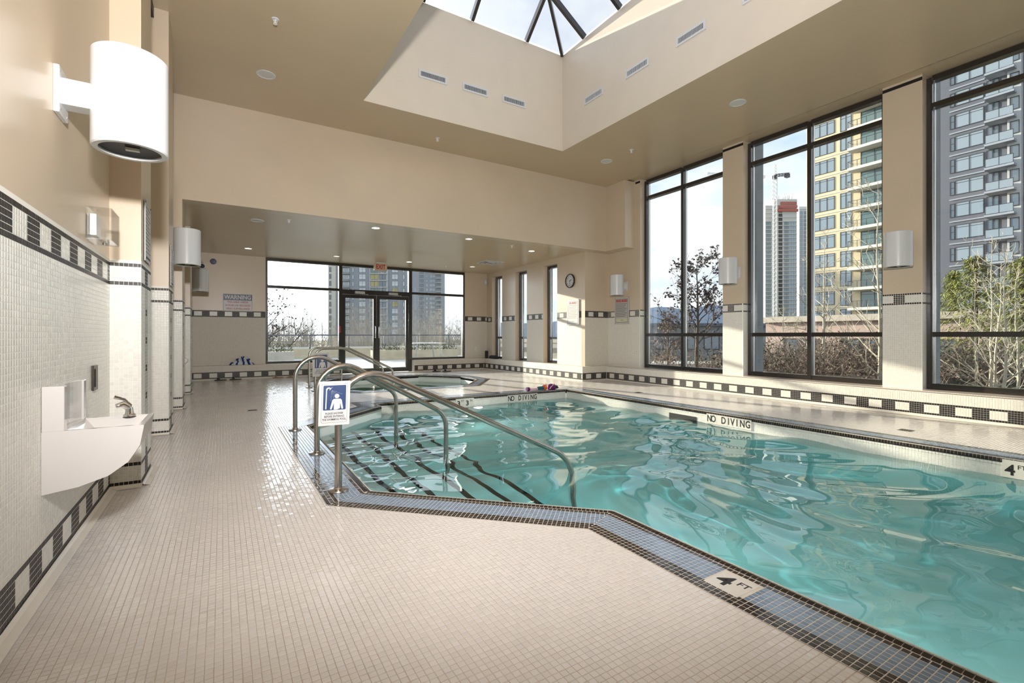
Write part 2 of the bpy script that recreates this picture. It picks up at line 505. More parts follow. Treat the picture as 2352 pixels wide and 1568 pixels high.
def band_pick(j, i, j0, per=6, phase=0):
    """chequered band, six rows from row j0: dark lines top and bottom, dark blocks between"""
    r_ = j - j0
    if r_ < 0 or r_ > 5:
        return None
    if r_ in (0, 5):
        return 'tile_dark'
    return 'tile_dark' if ((i + phase) // per) % 2 == 0 else 'tile_cream'

# ================================================================== THE ROOM
XL, XR, XA = -0.65, 7.92, 7.20          # left wall, main right wall, alcove right wall
YB, YF = 13.28, -2.8                    # back wall, wall behind the camera
YBH = 8.23                              # bulkhead face
ZLO, ZHI = 2.996, 4.482                 # alcove ceiling, main ceiling
LED = 0.335                             # bench ledge height
XLR, XLA, YLB, YRET, YLRET = 7.73, 7.0, 13.08, 8.50, 8.35
WL = -0.165                             # water level
POOL = [(0.86, 3.22), (0.86, 5.90), (2.02, 7.0), (2.02, 7.30), (5.72, 7.30), (5.72, -1.6), (2.0, -1.6), (2.0, 2.10)]
SPA = [(2.3, 9.05), (1.9, 9.6), (1.9, 11.3), (2.3, 11.95), (4.43, 11.95), (5.2, 11.0), (5.2, 10.1), (4.43, 9.05)]
def area2(p):
    return sum(p[i][0] * p[(i + 1) % len(p)][1] - p[(i + 1) % len(p)][0] * p[i][1] for i in range(len(p)))
def offset(poly, d):
    """offset a closed outline outwards by d"""
    n = len(poly); s = 1 if area2(poly) > 0 else -1
    out = []
    for i in range(n):
        a, b, c = Vector(poly[i - 1]), Vector(poly[i]), Vector(poly[(i + 1) % n])
        e1 = (b - a).normalized(); e2 = (c - b).normalized()
        n1 = Vector((e1.y, -e1.x)) * s; n2 = Vector((e2.y, -e2.x)) * s
        k = n1 + n2
        out.append(b + k * (d / (1 + n1.dot(n2))))
    return [tuple(q) for q in out]
COPE = 0.31
POOL_O, SPA_O = offset(POOL, COPE), offset(SPA, COPE)

def in_poly(X, Y, poly):
    r_ = np.zeros(X.shape, bool); n = len(poly)
    for i in range(n):
        (x0, y0), (x1, y1) = poly[i], poly[(i + 1) % n]
        if y0 == y1:
            continue
        c = ((y0 > Y) != (y1 > Y)) & (X < (x1 - x0) * (Y - y0) / (y1 - y0) + x0)
        r_ ^= c
    return r_

# ---- floor: grout bed with holes for pool and spa
def holed(outer, holes, z):
    loops = [[Vector((p[0], p[1], z)) for p in L] for L in [outer] + holes]
    tri = geometry.tessellate_polygon(loops)
    v = [q for L in loops for q in L]
    mb = MB()
    mb.v = [tuple(q) for q in v]
    for t in tri:
        a, b, c = (v[i] for i in t)
        mb.f.append(tuple(t) if (b - a).cross(c - a).z > 0 else tuple(t)[::-1]); mb.m.append(0)
    return mb
YT = YLB + .03
floor = build('floor', holed([(XL, YF), (XLR + .1, YF), (XLR + .1, YT), (XL, YT)], [offset(POOL, .02), offset(SPA, .02)], -0.0009), 'grout_floor')
tag(floor, 'pale beige mosaic tiled pool deck with brown grout', 'floor', kind='structure')
T = Tiles()
xs = np.arange(XL + .03, XLR, P); ys = np.arange(-1.2, YT - P / 2, P)
GX, GY = np.meshgrid(xs, ys); GX = GX.ravel(); GY = GY.ravel()
keep = np.ones(GX.shape, bool)
ins = [in_poly(GX + a * P / 2, GY + b * P / 2, offset(POOL, COPE - .004)) for a in (-1, 1) for b in (-1, 1)]
keep &= ~(ins[0] & ins[1] & ins[2] & ins[3])
keep &= ~in_poly(GX, GY, offset(SPA, COPE - .01))
keep &= ~((GX > XLA) & (GY > YLRET))
# leave out what lies behind the camera and inside the pilasters
for k in range(4):
    y0 = 4.17 + 2.02 * k
    keep &= ~((GX < -0.475) & (GY > y0) & (GY < y0 + .53))
keep &= (GY > -0.9) | (GX > 2)
C = np.stack([GX[keep], GY[keep], np.zeros(keep.sum())], 1)
T.grid('tile_floor', C, (1, 0, 0), (0, 1, 0), P - .0016, P - .0016, .0010)
T.build(floor, 300, tilt=0.02)

# deck drains
for k, (x, y) in enumerate(((6.45, 2.19), (0.37, 7.55), (6.52, 6.2), (5.35, 12.3))):
    d = thing('floor_drain', 'small metal drain grate in the deck ' + ('below the conifer window', 'beside the tiled pilasters', 'below the pool rules sign', 'by the black sandals')[k], 'drain', (x, y, 0.001), 'deck drains')
    m = MB(); m.box(x - .06, x + .06, y - .06, y + .06, .0005, .003); build('plate', m, 'drain', d)
    m = MB()
    for q in range(5):
        m.box(x - .05, x + .05, y - .048 + q * .021, y - .038 + q * .021, .003, .0042)
    build('grate', m, 'black', d)

# ---- coping: bullnose, dark row, six blue rows, three dark rows
def coping(name, label, poly, top, marker=None, nind=300):
    root = thing(name, label, 'pool edge', (poly[0][0], poly[0][1], 0), kind='structure')
    inner, outer = offset(poly, -.0), offset(poly, COPE)
    bed = holed(outer, [poly], top - .0011)
    n = len(poly)
    for i in range(n):
        a, b = poly[i], poly[(i + 1) % n]
        bed.poly([(a[0], a[1], top - .0035), (b[0], b[1], top - .0035), (b[0], b[1], -.07), (a[0], a[1], -.07)])
        a, b = outer[i], outer[(i + 1) % n]
        bed.poly([(a[0], a[1], top - .0035), (b[0], b[1], top - .0035), (b[0], b[1], -.02), (a[0], a[1], -.02)])
    build('grout_bed', bed, 'grout', root)
    rows = [('tile_dark', .0525)] + [('tile_blue', .0780 + .0255 * k) for k in range(6)] + [('tile_dark', .2310 + .0255 * k) for k in range(3)]
    T = Tiles(); bull = MB()
    s_ = 1 if area2(poly) > 0 else -1
    for i in range(n):
        a, b = Vector(poly[i]), Vector(poly[(i + 1) % n])
        e_ = (b - a).normalized(); nn = Vector((e_.y, -e_.x)) * s_
        L = (b - a).length
        def ext(o):
            q = offset(poly, o); A, B = Vector(q[i]), Vector(q[(i + 1) % n])
            return (A - a).dot(e_), (B - a).dot(e_)
        U3 = np.array((e_.x, e_.y, 0)); V3 = np.array((nn.x, nn.y, 0))
        if np.cross(U3, V3)[2] < 0:
            U3 = -U3
        for key, o in rows:
            lo, hi = (ext(o)[0] + ext(o + .0255)[0]) / 2, (ext(o)[1] + ext(o + .0255)[1]) / 2
            k0, k1 = math.ceil(lo / P), math.floor(hi / P)
            Cs = []
            for k in range(k0, k1):
                c2 = a + e_ * ((k + .5) * P) + nn * (o + .01275)
                if marker and key == 'tile_blue' and i == marker[0] and marker[1] < c2.y < marker[2]:
                    continue
                if fwd(np.array([c2.x, c2.y])) < .25:
                    continue
                Cs.append((c2.x, c2.y, top))
            T.grid(key, Cs, U3, V3, P - .0026, P - .0026)
            for (s0, s1, o0) in ((lo, k0 * P, 0), (k1 * P, hi, 1)):
                if s1 - s0 > .004:
                    q = [a + e_ * (s0 + .001) + nn * (o + .0012), a + e_ * (s1 - .001) + nn * (o + .0012), a + e_ * (s1 - .001) + nn * (o + .0243), a + e_ * (s0 + .001) + nn * (o + .0243)]
                    if (q[1] - q[0]).cross(q[2] - q[0]) < 0:
                        q = q[::-1]
                    T.quads(key, [(p.x, p.y, top) for p in q])
        prof = [(.0495, top), (.024, top + .003), (.008, top - .001), (-.003, top - .012), (-.006, top - .028), (-.006, top - .045)]
        k = 0
        lo, hi = ext(.02)
        s = lo
        while s < hi - .003:
            s2 = min(s + P, hi)
            if fwd(np.array([(a + e_ * s).x, (a + e_ * s).y])) > .2:
                r0 = [(a + e_ * (s + .0013) + nn * o, z) for o, z in prof]; r1 = [(a + e_ * (s2 - .0013) + nn * o, z) for o, z in prof]
                V = [(p.x, p.y, z) for p, z in r0] + [(p.x, p.y, z) for p, z in r1]
                m = len(prof)
                bull.add(V, [(q, q + 1, m + q + 1, m + q) if s_ < 0 else (q, m + q, m + q + 1, q + 1) for q in range(m - 1)])
            s = s2
    o = build('bullnose_tile', bull, 'tile_dark', root); o['kind'] = 'stuff'
    T.build(root, nind, tilt=.008)
    return root
cop = coping('pool_coping', 'black and blue mosaic tile coping round the swimming pool', POOL, 0.004, marker=(6, 1.14, 1.296))
scop = coping('spa_coping', 'grey and dark mosaic tile coping round the spa pool', SPA, 0.004, nind=0)

# ---- depth marker on the coping
def marker_tile(name, label, c, right, up, w, h, items):
    """items: (string, size, dx, dy)"""
    r_, u_ = Vector(right), Vector(up); n_ = r_.cross(u_)
    root = thing(name, label, 'depth marker', c)
    m = MB(); cc = Vector(c)
    q = [cc - r_ * w / 2 - u_ * h / 2, cc + r_ * w / 2 - u_ * h / 2, cc + r_ * w / 2 + u_ * h / 2, cc - r_ * w / 2 + u_ * h / 2]
    m.add([p - n_ * .004 for p in q] + [p + n_ * .003 for p in q], [(0, 3, 2, 1), (4, 5, 6, 7), (0, 1, 5, 4), (1, 2, 6, 5), (2, 3, 7, 6), (3, 0, 4, 7)])
    build('plate', m, 'marker_tile', root)
    for s, size, dx, dy, bold, sx in items:
        text(s, size, cc + r_ * dx + u_ * dy + n_ * .0034, r_, u_, 'ink', root, bold=bold, depth=.0004, sx=sx)
    return root
marker_tile('depth_marker', 'cream floor tile reading 4 FT set in the blue coping', (1.829, 1.218, .003), (0, -1, 0), (1, 0, 0), .155, .155, [('4', .125, -.028, -.002, .003, 1.0), ('FT', .05, .042, .022, .0005, 1.0)])
marker_tile('depth_marker', 'tile reading 4 FT on the pool wall below the long ledge', (5.712, 1.19, -.085), (0, -1, 0), (0, 0, 1), .155, .15, [('4', .125, -.03, -.012, .003, 1.0), ('FT', .05, .04, .022, .0005, 1.0)])
marker_tile('depth_marker', 'tile reading 3 FT 3 IN on the far pool wall', (3.53, 7.292, -.098), (1, 0, 0), (0, 0, 1), .34, .15, [('3', .115, -.115, -.01, .003, 1.1), ('FT', .05, -.045, .03, .0003, 1.0), ('3', .115, .045, -.01, .003, 1.1), ('IN', .05, .118, .03, .0003, 1.0)])
def no_diving(label, c, right, w):
    root = thing('no_diving_marker', label, 'sign', c, 'no diving markers')
    r_ = Vector(right); n_ = r_.cross(Vector((0, 0, 1))); cc = Vector(c)
    for k in range(4):
        m = MB(); x0, x1 = (-.49, -.245, -.01, .225)[k] * w, (-.25, -.015, .22, .49)[k] * w
        q = [cc + r_ * x0 - Vector((0, 0, .065)), cc + r_ * x1 - Vector((0, 0, .065)), cc + r_ * x1 + Vector((0, 0, .065)), cc + r_ * x0 + Vector((0, 0, .065))]
        m.add([p - n_ * .003 for p in q] + [p + n_ * .004 for p in q], [(4, 5, 6, 7), (0, 1, 5, 4), (1, 2, 6, 5), (2, 3, 7, 6), (3, 0, 4, 7)])
        build('plate', m, 'marker_tile', root)
    for ch, f in (('N', .044), ('O', .145), ('D', .393), ('I', .515), ('V', .607), ('I', .709), ('N', .83), ('G', .953)):
        text(ch, .128, cc + r_ * ((f - .5) * w * .93) + n_ * .0046, r_, (0, 0, 1), 'ink', root, depth=.0004, sx=.74, bold=.0025)
no_diving('tiles reading NO DIVING on the pool wall below the long ledge', (5.714, 3.85, -.092), (0, -1, 0), .66)
no_diving('tiles reading NO DIVING on the far pool wall', (4.70, 7.294, -.095), (1, 0, 0), .66)

# ---- pool shell
pool = thing('pool_shell', 'pale tiled swimming pool basin with steps', 'pool', (3.8, 3, -1.3), kind='structure')
def shell(poly, depth, root, name='basin', m='pool_plaster', z0=-.03):
    mb = holed(poly, [], depth)
    n = len(poly); s = area2(poly) > 0
    for i in range(n):
        a, b = poly[i], poly[(i + 1) % n]
        q = [(a[0], a[1], depth), (b[0], b[1], depth), (b[0], b[1], z0), (a[0], a[1], z0)]
        mb.poly(q[::-1] if s else q)
    o = build(name, mb, m, root)
    return o
receivers = [shell(POOL, -1.22, pool)]
# entry steps: dark-nosed, descending along +x between the two ends of the bay
SX = [1.18, 1.50, 1.82, 2.14, 2.46]
for k, x1 in enumerate(SX):
    zt = -.30 - .17 * k
    yn = 3.22 - (x1 - .86) * .98
    m = MB(); m.prism([(.86, 3.22), (x1, max(yn, 2.12) if x1 <= 2.0 else 2.10), (x1, min(5.90 + (x1 - .86) * .948, 7.0)), (.86, 5.90)], -1.22, zt)
    st = build('step', m, 'pool_plaster', pool); receivers.append(st)
    m = MB(); y0_, y1_ = max(yn, 2.12) if x1 <= 2.0 else 2.10, min(5.90 + (x1 - .86) * .948, 7.0)
    m.box(x1 - .05, x1 + .004, y0_ + .02, y1_ - .02, zt - .03, zt + .004)
    receivers.append(build('nosing', m, 'tile_dark', st))
# tiled waterline band on the right and far walls
T = Tiles()
wall_tiles(T, (5.72, 7.30, 0), (0, -1, 0), int(7.6 / P), -.0405 - 14 * P, 14, lambda i, j: 'tile_cream')
wall_tiles(T, (2.02, 7.30, 0), (1, 0, 0), int(3.69 / P), -.0405 - 14 * P, 14, lambda i, j: 'tile_cream')
T.build(pool, 0)
m = MB(); m.box(5.714, 5.80, 4.34, 4.82, -.30, -.105); build('skimmer_mouth', m, 'black', pool)  # solid black box stands in for the dark inside the opening
def pool_light(label, c, n_, watts):
    c = Vector(c); n_ = Vector(n_).normalized(); r_ = Vector((0, 0, 1)).cross(n_)
    t = thing('pool_light', label, 'lamp', c, 'underwater pool lights')
    def pl(p):
        return c + r_ * p.x + Vector((0, 0, p.y)) + n_ * p.z
    m = MB(); m.lathe([(.001, .010), (.075, .008), (.085, .004)], n=28, cap=False); m.v = [tuple(pl(Vector(p))) for p in m.v]; build('lens', m, 'pool_lamp', t)
    m = MB(); m.lathe([(.085, .001), (.105, .001), (.105, .012), (.085, .012), (.085, .001)], n=28, cap=False); m.v = [tuple(pl(Vector(p))) for p in m.v]; build('rim', m, 'steel', t)
    l = bpy.data.lights.new('pool_light_lamp', 'SPOT'); l.energy = watts; l.spot_size = R(165); l.spot_blend = .5; l.color = (1, .95, .88); l.shadow_soft_size = .07
    o = bpy.data.objects.new('pool_light_lamp', l); col.objects.link(o); o.location = c + n_ * .05; o.rotation_euler = n_.to_track_quat('-Z', 'Y').to_euler()
pool_light('round warm underwater lamp in the far pool wall below the 3 FT 3 IN tile', (3.77, 7.296, -.33), (0, -1, 0), 26)
pool_light('added unseen underwater lamp in the pool side wall below the 4 FT coping tile', (2.003, .75, -.55), (1, 0, 0), 30)  # added lamp, out of view, to brighten the water
pool_light('added unseen underwater lamp in the angled pool wall beside the steps', (1.86, 2.245, -.55), (.7, .7, 0), 24)  # second added lamp, hidden from the camera, lifts the water colour
pool_light('added unseen underwater lamp in the pool end wall', (3.9, -1.596, -.55), (0, 1, 0), 30)  # third added lamp, outside the frame, fills the basin with light

# ---- water
def water(name, label, x0, x1, y0, y1, zb, step, amp, m, seed, cat='water'):
    nx, ny = int((x1 - x0) / step) + 1, int((y1 - y0) / step) + 1
    X = np.linspace(x0, x1, nx); Y = np.linspace(y0, y1, ny)
    gx, gy = np.meshgrid(X, Y)
    r2 = np.random.default_rng(seed)
    Z = np.zeros_like(gx)
    # crossing wave trains bent by a slow drift
    wx = .35 * np.sin(gx * 1.7 + 1.3 * np.sin(gy * 1.1)); wy = .35 * np.sin(gy * 1.4 + 1.1 * np.sin(gx * 1.6 + 2))
    for k in range(26):
        lam = math.exp(r2.uniform(math.log(.16), math.log(1.1)))
        an = r2.uniform(0, 2 * math.pi)
        kx, ky = 2 * math.pi / lam * math.cos(an), 2 * math.pi / lam * math.sin(an)
        Z += amp * (lam / 1.1) ** 1.15 * np.sin(kx * (gx + wx) + ky * (gy + wy) + r2.uniform(0, 6.28))
    V = np.stack([gx, gy, WL + Z], -1).reshape(-1, 3)
    idx = np.arange(nx * ny).reshape(ny, nx)
    Fc = np.stack([idx[:-1, :-1], idx[:-1, 1:], idx[1:, 1:], idx[1:, :-1]], -1).reshape(-1, 4)
    ring = list(idx[0, :]) + list(idx[1:, -1]) + list(idx[-1, -2::-1]) + list(idx[-2:0:-1, 0])
    nv = len(V); B = V[ring].copy(); B[:, 2] = zb
    V = np.concatenate([V, B]); nr = len(ring)
    F2 = [tuple(q) for q in Fc] + [(ring[i], nv + i, nv + (i + 1) % nr, ring[(i + 1) % nr]) for i in range(nr)] + [tuple(range(nv + nr - 1, nv - 1, -1))]
    mb = MB(); mb.v = [tuple(q) for q in V]; mb.f = F2; mb.m = [0] * len(F2)
    o = build(name, mb, m, None, smooth=False)
    o.data.polygons.foreach_set('use_smooth', [True] * len(Fc) + [False] * (len(F2) - len(Fc))); o.data.update()
    tag(o, label, cat, kind='structure')
    o.cycles.is_caustics_caster = True
    return o
water('pool_water', 'clear turquoise rippling water in the swimming pool', .70, 5.86, -1.75, 7.44, -1.5, .035, .0042, 'pool_water', 3)
spa = thing('spa_basin', 'pale tiled spa pool basin behind the swimming pool', 'spa', (3.5, 10.5, -1.0), kind='structure')
receivers.append(shell(SPA, -.95, spa))
m = MB(); q = offset(SPA, -.42)
bn = holed(SPA, [q], -.50)
for i in range(len(q)):
    a, b = q[i], q[(i + 1) % len(q)]
    bn.poly([(a[0], a[1], -.5), (b[0], b[1], -.5), (b[0], b[1], -.95), (a[0], a[1], -.95)])
receivers.append(build('bench', bn, 'pool_plaster', spa))
water('spa_water', 'still greenish water in the spa pool', 1.75, 5.35, 8.9, 12.1, -1.2, .06, .0012, 'spa_water', 8)
for o in receivers:
    o.cycles.is_caustics_receiver = True

# ---- left wall with pilasters
wl = thing('wall_left', 'long tan wall with pale mosaic dado and chequered bands', 'wall', (XL, 5, 0), kind='structure')
m = MB(); m.box(XL - .3, XL, YF, YBH + .3, 0, ZHI); m.box(XL - .3, XL, YBH + .3, YB + .3, 0, ZLO + .02); build('painted_wall', m, 'paint', wl)
m = MB(); m.box(XL - .02, XL + .0005, -.55, YB, .0, 1.5675); build('grout_bed', m, 'grout_wall', wl)
ZB = 1.4145                              # bottom of the upper band
def left_pick(i, j):
    return band_pick(j, i, 0, phase=9) or band_pick(j, i, 54, phase=10) or 'tile_cream'
T = Tiles()
y_ = -.536
wall_tiles(T, (XL, y_, 0), (0, 1, 0), int((8.2 - y_) / P), .018, 61, lambda i, j: left_pick(i, j) if j < 60 else None)
wall_tiles(T, (XL, y_ + int((8.2 - y_) / P) * P, 0), (0, 1, 0), int((YB - 8.2) / P), .018, 60, left_pick)
T.build(wl, 300, tilt=.006)
m = MB(); m.box(XL - .01, XL + .045, YF, YBH, ZHI - .11, ZHI - .002); build('gap_shade_strip', m, 'black', wl)  # solid black strip imitates the shade in the slot under the ceiling

def cove(name, label, pts, side):
    """white coved skirting tile run along the floor"""
    mb = MB()
    prof = [(0, .020), (.004, .012), (.012, .006), (.03, .003), (.045, .0005)]
    for k in range(len(pts) - 1):
        a, b = Vector(pts[k]), Vector(pts[k + 1]); e_ = (b - a).normalized(); nn = Vector((-e_.y, e_.x)) * side
        V = [(a.x + nn.x * o, a.y + nn.y * o, z + .002) for o, z in prof] + [(b.x + nn.x * o, b.y + nn.y * o, z + .002) for o, z in prof]
        mm = len(prof)
        mb.add(V, [(q, q + 1, mm + q + 1, mm + q) if side < 0 else (q, mm + q, mm + q + 1, q + 1) for q in range(mm - 1)])
    o = build(name, mb, 'cove', None)
    return tag(o, label, 'baseboard', kind='structure')
pts = [(XL + .004, -.55)]
for k in range(4):
    y0 = 4.17 + 2.02 * k
    pts += [(XL + .004, y0 - .004), (-.472, y0 - .004), (-.472, y0 + .534), (XL + .004, y0 + .534)]
pts += [(XL + .004, YLB)]
cove('baseboard_left', 'white coved tile skirting along the pilaster wall', pts, -1)

PW = .171
ords = ('beside the drinking fountain', 'second along from the drinking fountain', 'third along from the drinking fountain', 'fourth along from the drinking fountain')
for k in range(4):
    y0 = 4.17 + 2.02 * k
    yt = ZHI if y0 < YBH - .5 else ZLO
    r_ = thing('pilaster', 'tan wall pilaster with tiled lower half and dark tile bands, ' + ords[k], 'pilaster', (XL + PW / 2, y0 + .265, 0), kind='structure')
    m = MB(); m.box(XL, XL + PW, y0, y0 + .53, 0, yt); build('shaft', m, 'paint', r_)
    m = MB(); m.box(XL, XL + PW + .0005, y0 - .0005, y0 + .5305, 0, 1.5675); build('grout_bed', m, 'grout_wall', r_)
    T = Tiles()
    def pf(i, j):
        return 'tile_dark' if j in (0, 5, 54, 59) else 'tile_cream'
    def ps(i, j):
        if j in (0, 5, 54, 59):
            return 'tile_dark'
        if 0 < j < 5 or 54 < j < 59:
            return 'tile_dark' if 7 <= i <= 12 else 'tile_cream'
        q = (j - 6) % 8
        if i in (8, 11) or (9 <= i <= 10 and q < 2):
            return 'tile_dark'
        return 'tile_cream'
    s = PW / 7
    wall_tiles(T, (XL, y0, 0), (1, 0, 0), 6, .018, 60, pf, P)
    # narrow end tile of the front face
    if True:
        Cc = {}
        for j in range(60):
            Cc.setdefault(pf(0, j), []).append((XL + 6 * P + .009, y0 - .0035, .018 + (j + .5) * P))
        for kk, L in Cc.items():
            T.grid('tile_black' if kk == 'tile_dark' else kk, L, (1, 0, 0), (0, 0, 1), .0155, P - .0026)
    wall_tiles(T, (XL + PW, y0 + .005, 0), (0, 1, 0), 20, .018, 60, ps, .0259 if False else P)
    T.build(r_, 0, tilt=.006)

# ---- back wall
wb = thing('wall_back', 'far tan wall with tiled dado round the glazed doors', 'wall', (3, YB, 0), kind='structure')
GX0, GX1, DX0, DX1 = .934, 6.431, 2.72, 4.70
m = MB(); m.box(XL - .3, GX0, YB, YB + .28, 0, ZLO); m.box(GX1, XA + .4, YB, YB + .28, 0, ZLO); build('painted_wall', m, 'paint', wb)
m = MB(); m.box(XL, GX0, YB - .0006, YB, 0, 1.64); m.box(GX1, XA, YB - .0006, YB, 0, 1.64); build('tile_dado', m, 'tile_far_y', wb)
T = Tiles()
def bp2(i, j):
    k = band_pick(j, i, 0, phase=2)
    return k if k == 'tile_dark' else 'tile_cream'
wall_tiles(T, (XL, YB - .001, 0), (1, 0, 0), int((GX0 - XL) / P), 1.487, 6, bp2)
wall_tiles(T, (GX1, YB - .001, 0), (1, 0, 0), int((XA - GX1) / P), 1.487, 6, bp2)
# ledge
for k, (x0, x1) in enumerate(((XL, DX0 - .02), (DX1 + .03, XA))):
    m = MB(); m.box(x0, x1, YLB, YB + .02, 0, LED); build('ledge', m, 'tile_far_y', wb)
    wall_tiles(T, (x0, YLB - .001, 0), (1, 0, 0), int((x1 - x0 - (.2 if k else 0)) / P), .033, 6, bp2)
T.build(wb, 0, tilt=.004)

# ---- alcove right wall with three slot windows, its return, and the main right wall
wa = thing('wall_alcove', 'tan alcove wall with three slot windows, clock and tiled ledge', 'wall', (XA, 11, 0), kind='structure')
SLOT = [(9.57, 10.17), (10.96, 11.56), (12.32, 12.94)]
edges = [YRET + .12] + [q for s in SLOT for q in s] + [YB + .3]
m = MB()
for k in range(0, len(edges), 2):
    m.box(XA, XA + .30, edges[k], edges[k + 1], 0, ZLO)
for s in SLOT:
    m.box(XA, XA + .30, s[0], s[1], 0, LED); m.box(XA, XA + .30, s[0], s[1], 2.86, ZLO)
m.box(XA, XR + .1, YRET, YRET + .12, 0, ZHI)
build('painted_wall', m, 'paint', wa)
m = MB()
for k in range(0, len(edges), 2):
    m.box(XA - .0006, XA, edges[k], min(edges[k + 1], YB), LED, 1.62)
m.mi = 1; m.box(XA - .0006, XR, YRET - .0006, YRET, LED, 1.62)
build('tile_dado', m, ['tile_far_x', 'tile_far_y'], wa)
m = MB(); m.box(XLA, XA + .02, YRET + .02, YB, 0, LED); m.mi = 1; m.box(XLA, XLR - .001, YLRET, YRET + .02, 0, LED); build('ledge', m, ['tile_far_x', 'tile_far_y'], wa)
T = Tiles()
for k in range(0, len(edges), 2):
    ln = min(edges[k + 1], YB) - edges[k]
    wall_tiles(T, (XA - .001, min(edges[k + 1], YB), 0), (0, -1, 0), int(ln / P), 1.467, 6, bp2)
wall_tiles(T, (XA, YRET - .001, 0), (1, 0, 0), int((XR - XA) / P), 1.467, 6, bp2)
wall_tiles(T, (XLA - .001, YLB, 0), (0, -1, 0), int((YLB - YLRET) / P), .033, 6, bp2)
wall_tiles(T, (XLA, YLRET - .001, 0), (1, 0, 0), int((XLR - XLA) / P), .033, 6, bp2)
T.build(wa, 0, tilt=.004)

PIERS = [(7.48, YRET), (5.04, 5.445), (2.51, 2.955), (-.02, .425), (YF, -2.1)]
WINS = [(5.445, 7.48), (2.955, 5.04), (.425, 2.51), (-2.1, -.02)]
wr = thing('wall_right', 'window wall of tan piers above a long tiled ledge', 'wall', (XR, 3, 0), kind='structure')
plab = ('pool rules', 'a', 'b', 'c', 'd')
for k, (y0, y1) in enumerate(PIERS):
    m = MB(); m.box(XR, XR + .30, y0, y1, LED - .01, ZHI + .1); pr_ = build('pier', m, 'paint', wr)
    m = MB(); m.box(XR - .002, XR + .15, y0 + .001, y1 - .001, ZHI - .045, ZHI); build('gap_shade_strip', m, 'black', wr)  # black strip painted in for the dark slot above the pier
    m = MB(); m.box(XR - .001, XR + .145, y0 - .0005, y1 + .0005, LED, 1.62); build('grout_bed', m, 'grout_wall', wr)
    if k in (1, 2):
        m = MB(); m.box(XR + .30, XR + .62, y0, y1, -3, 6); build('outer_pier', m, 'fin_grey', wr)
    if k < 4:
        T = Tiles()
        nu = int((y1 - y0) / P); nz = int((1.62 - LED) / P)
        def pk(i, j, nu=nu, nz=nz, k=k):
            r0 = j - (nz - 6)
            if r0 < 0:
                return 'tile_cream'
            if k == 0:
                return band_pick(j, i, nz - 6, phase=2)
            return 'tile_dark' if r0 in (0, 5) or abs(i - nu // 2 + 1) < 3 else 'tile_cream'
        wall_tiles(T, (XR, y1, 0), (0, -1, 0), nu, 1.62 - nz * P, nz, pk)
        wall_tiles(T, (XR, y0, 0), (1, 0, 0), 5, 1.62 - nz * P, nz, lambda i, j, nz=nz: 'tile_dark' if j - (nz - 6) in (0, 5) else 'tile_cream')
        T.build(wr, 0, tilt=.006)
m = MB(); m.box(XLR, XR + .25, YF, YLRET, 0, LED - .002); build('ledge_core', m, 'grout_wall', wr)
m = MB(); m.box(XLR - .006, XR + .25, YF, YLRET, LED - .012, LED); build('ledge_top', m, 'tile_far_z', wr)
m = MB(); m.box(XLR - .004, XLR, YF, YLRET, LED - .017, LED - .012); build('joint_shade_strip', m, 'tile_dark', wr)  # dark strip stands for the shade line under the ledge nosing
T = Tiles()
wall_tiles(T, (XLR, YLRET, 0), (0, -1, 0), int((YLRET + .6) / P), .033 - P, 12, lambda i, j: 'tile_cream' if j < 1 else (band_pick(j, i, 1, phase=2) or 'tile_cream'))
T.build(wr, 0, tilt=.006)
cove('baseboard_right', 'white coved tile skirting along the foot of the window ledge', [(XLR - .003, YLRET), (XLR - .003, -1.0)], -1)
# box-out where the bulkhead meets the window wall
m = MB(); m.box(7.60, XR + .02, 7.62, YBH + .02, 3.0, ZHI); build('box_out', m, 'paint', wr)

# wall behind the camera
m = MB(); m.box(XL - .3, XR + .3, YF - .3, YF, 0, ZHI); o = build('wall_front', m, 'paint'); tag(o, 'plain tan end wall of the pool hall', 'wall', kind='structure')

# ---- windows
def window_right(k, y0, y1):
    w = thing('window_%d' % (k + 1), 'tall black framed window ' + ('next to the pool rules sign', 'framing the tower crane', 'framing the dark apartment block and conifer', 'at the end of the long ledge')[k], 'window', (XR + .2, (y0 + y1) / 2, LED), kind='structure')
    X0, X1 = XR + .135, XR + .255
    yc = (y0 + y1) / 2; fw = .06
    zs = [LED + .0, 1.055, 4.10, ZHI + .02]
    m = MB(); m.box(X0, X1, y0, y0 + fw, zs[0], ZHI); build('frame_post', m, 'frame', w)
    m = MB(); m.box(X0, X1, y1 - fw, y1, zs[0], ZHI); build('frame_post', m, 'frame', w)
    m = MB(); m.box(X0, X1, yc - fw / 2, yc + fw / 2, zs[0], ZHI); build('mullion', m, 'frame', w)
    for q, (za, zb) in enumerate(((LED, LED + .075), (1.03, 1.095), (4.075, 4.14), (ZHI - .05, ZHI + .02))):
        m = MB(); m.box(X0 + .004, X1 - .004, y0 + fw, yc - fw / 2, za, zb); m.box(X0 + .004, X1 - .004, yc + fw / 2, y1 - fw, za, zb); build('transom', m, 'frame', w)
    for (a, b) in ((y0 + fw, yc - fw / 2), (yc + fw / 2, y1 - fw)):
        for (c, d) in ((LED + .075, 1.03), (1.095, 4.075), (4.14, ZHI - .05)):
            m = MB(); m.box(XR + .215, XR + .221, a, b, c, d); build('pane', m, 'glass', w)
            m = MB(); m.box(XR + .20, XR + .236, a, a + .008, c, d); m.box(XR + .20, XR + .236, b - .008, b, c, d); build('gasket', m, 'aluminium', w)
    portal('window_portal', (XR + .40, yc, (LED + ZHI) / 2), (-1, 0, 0), ZHI - LED, y1 - y0)
for k, (a, b) in enumerate(WINS):
    window_right(k, a, b)
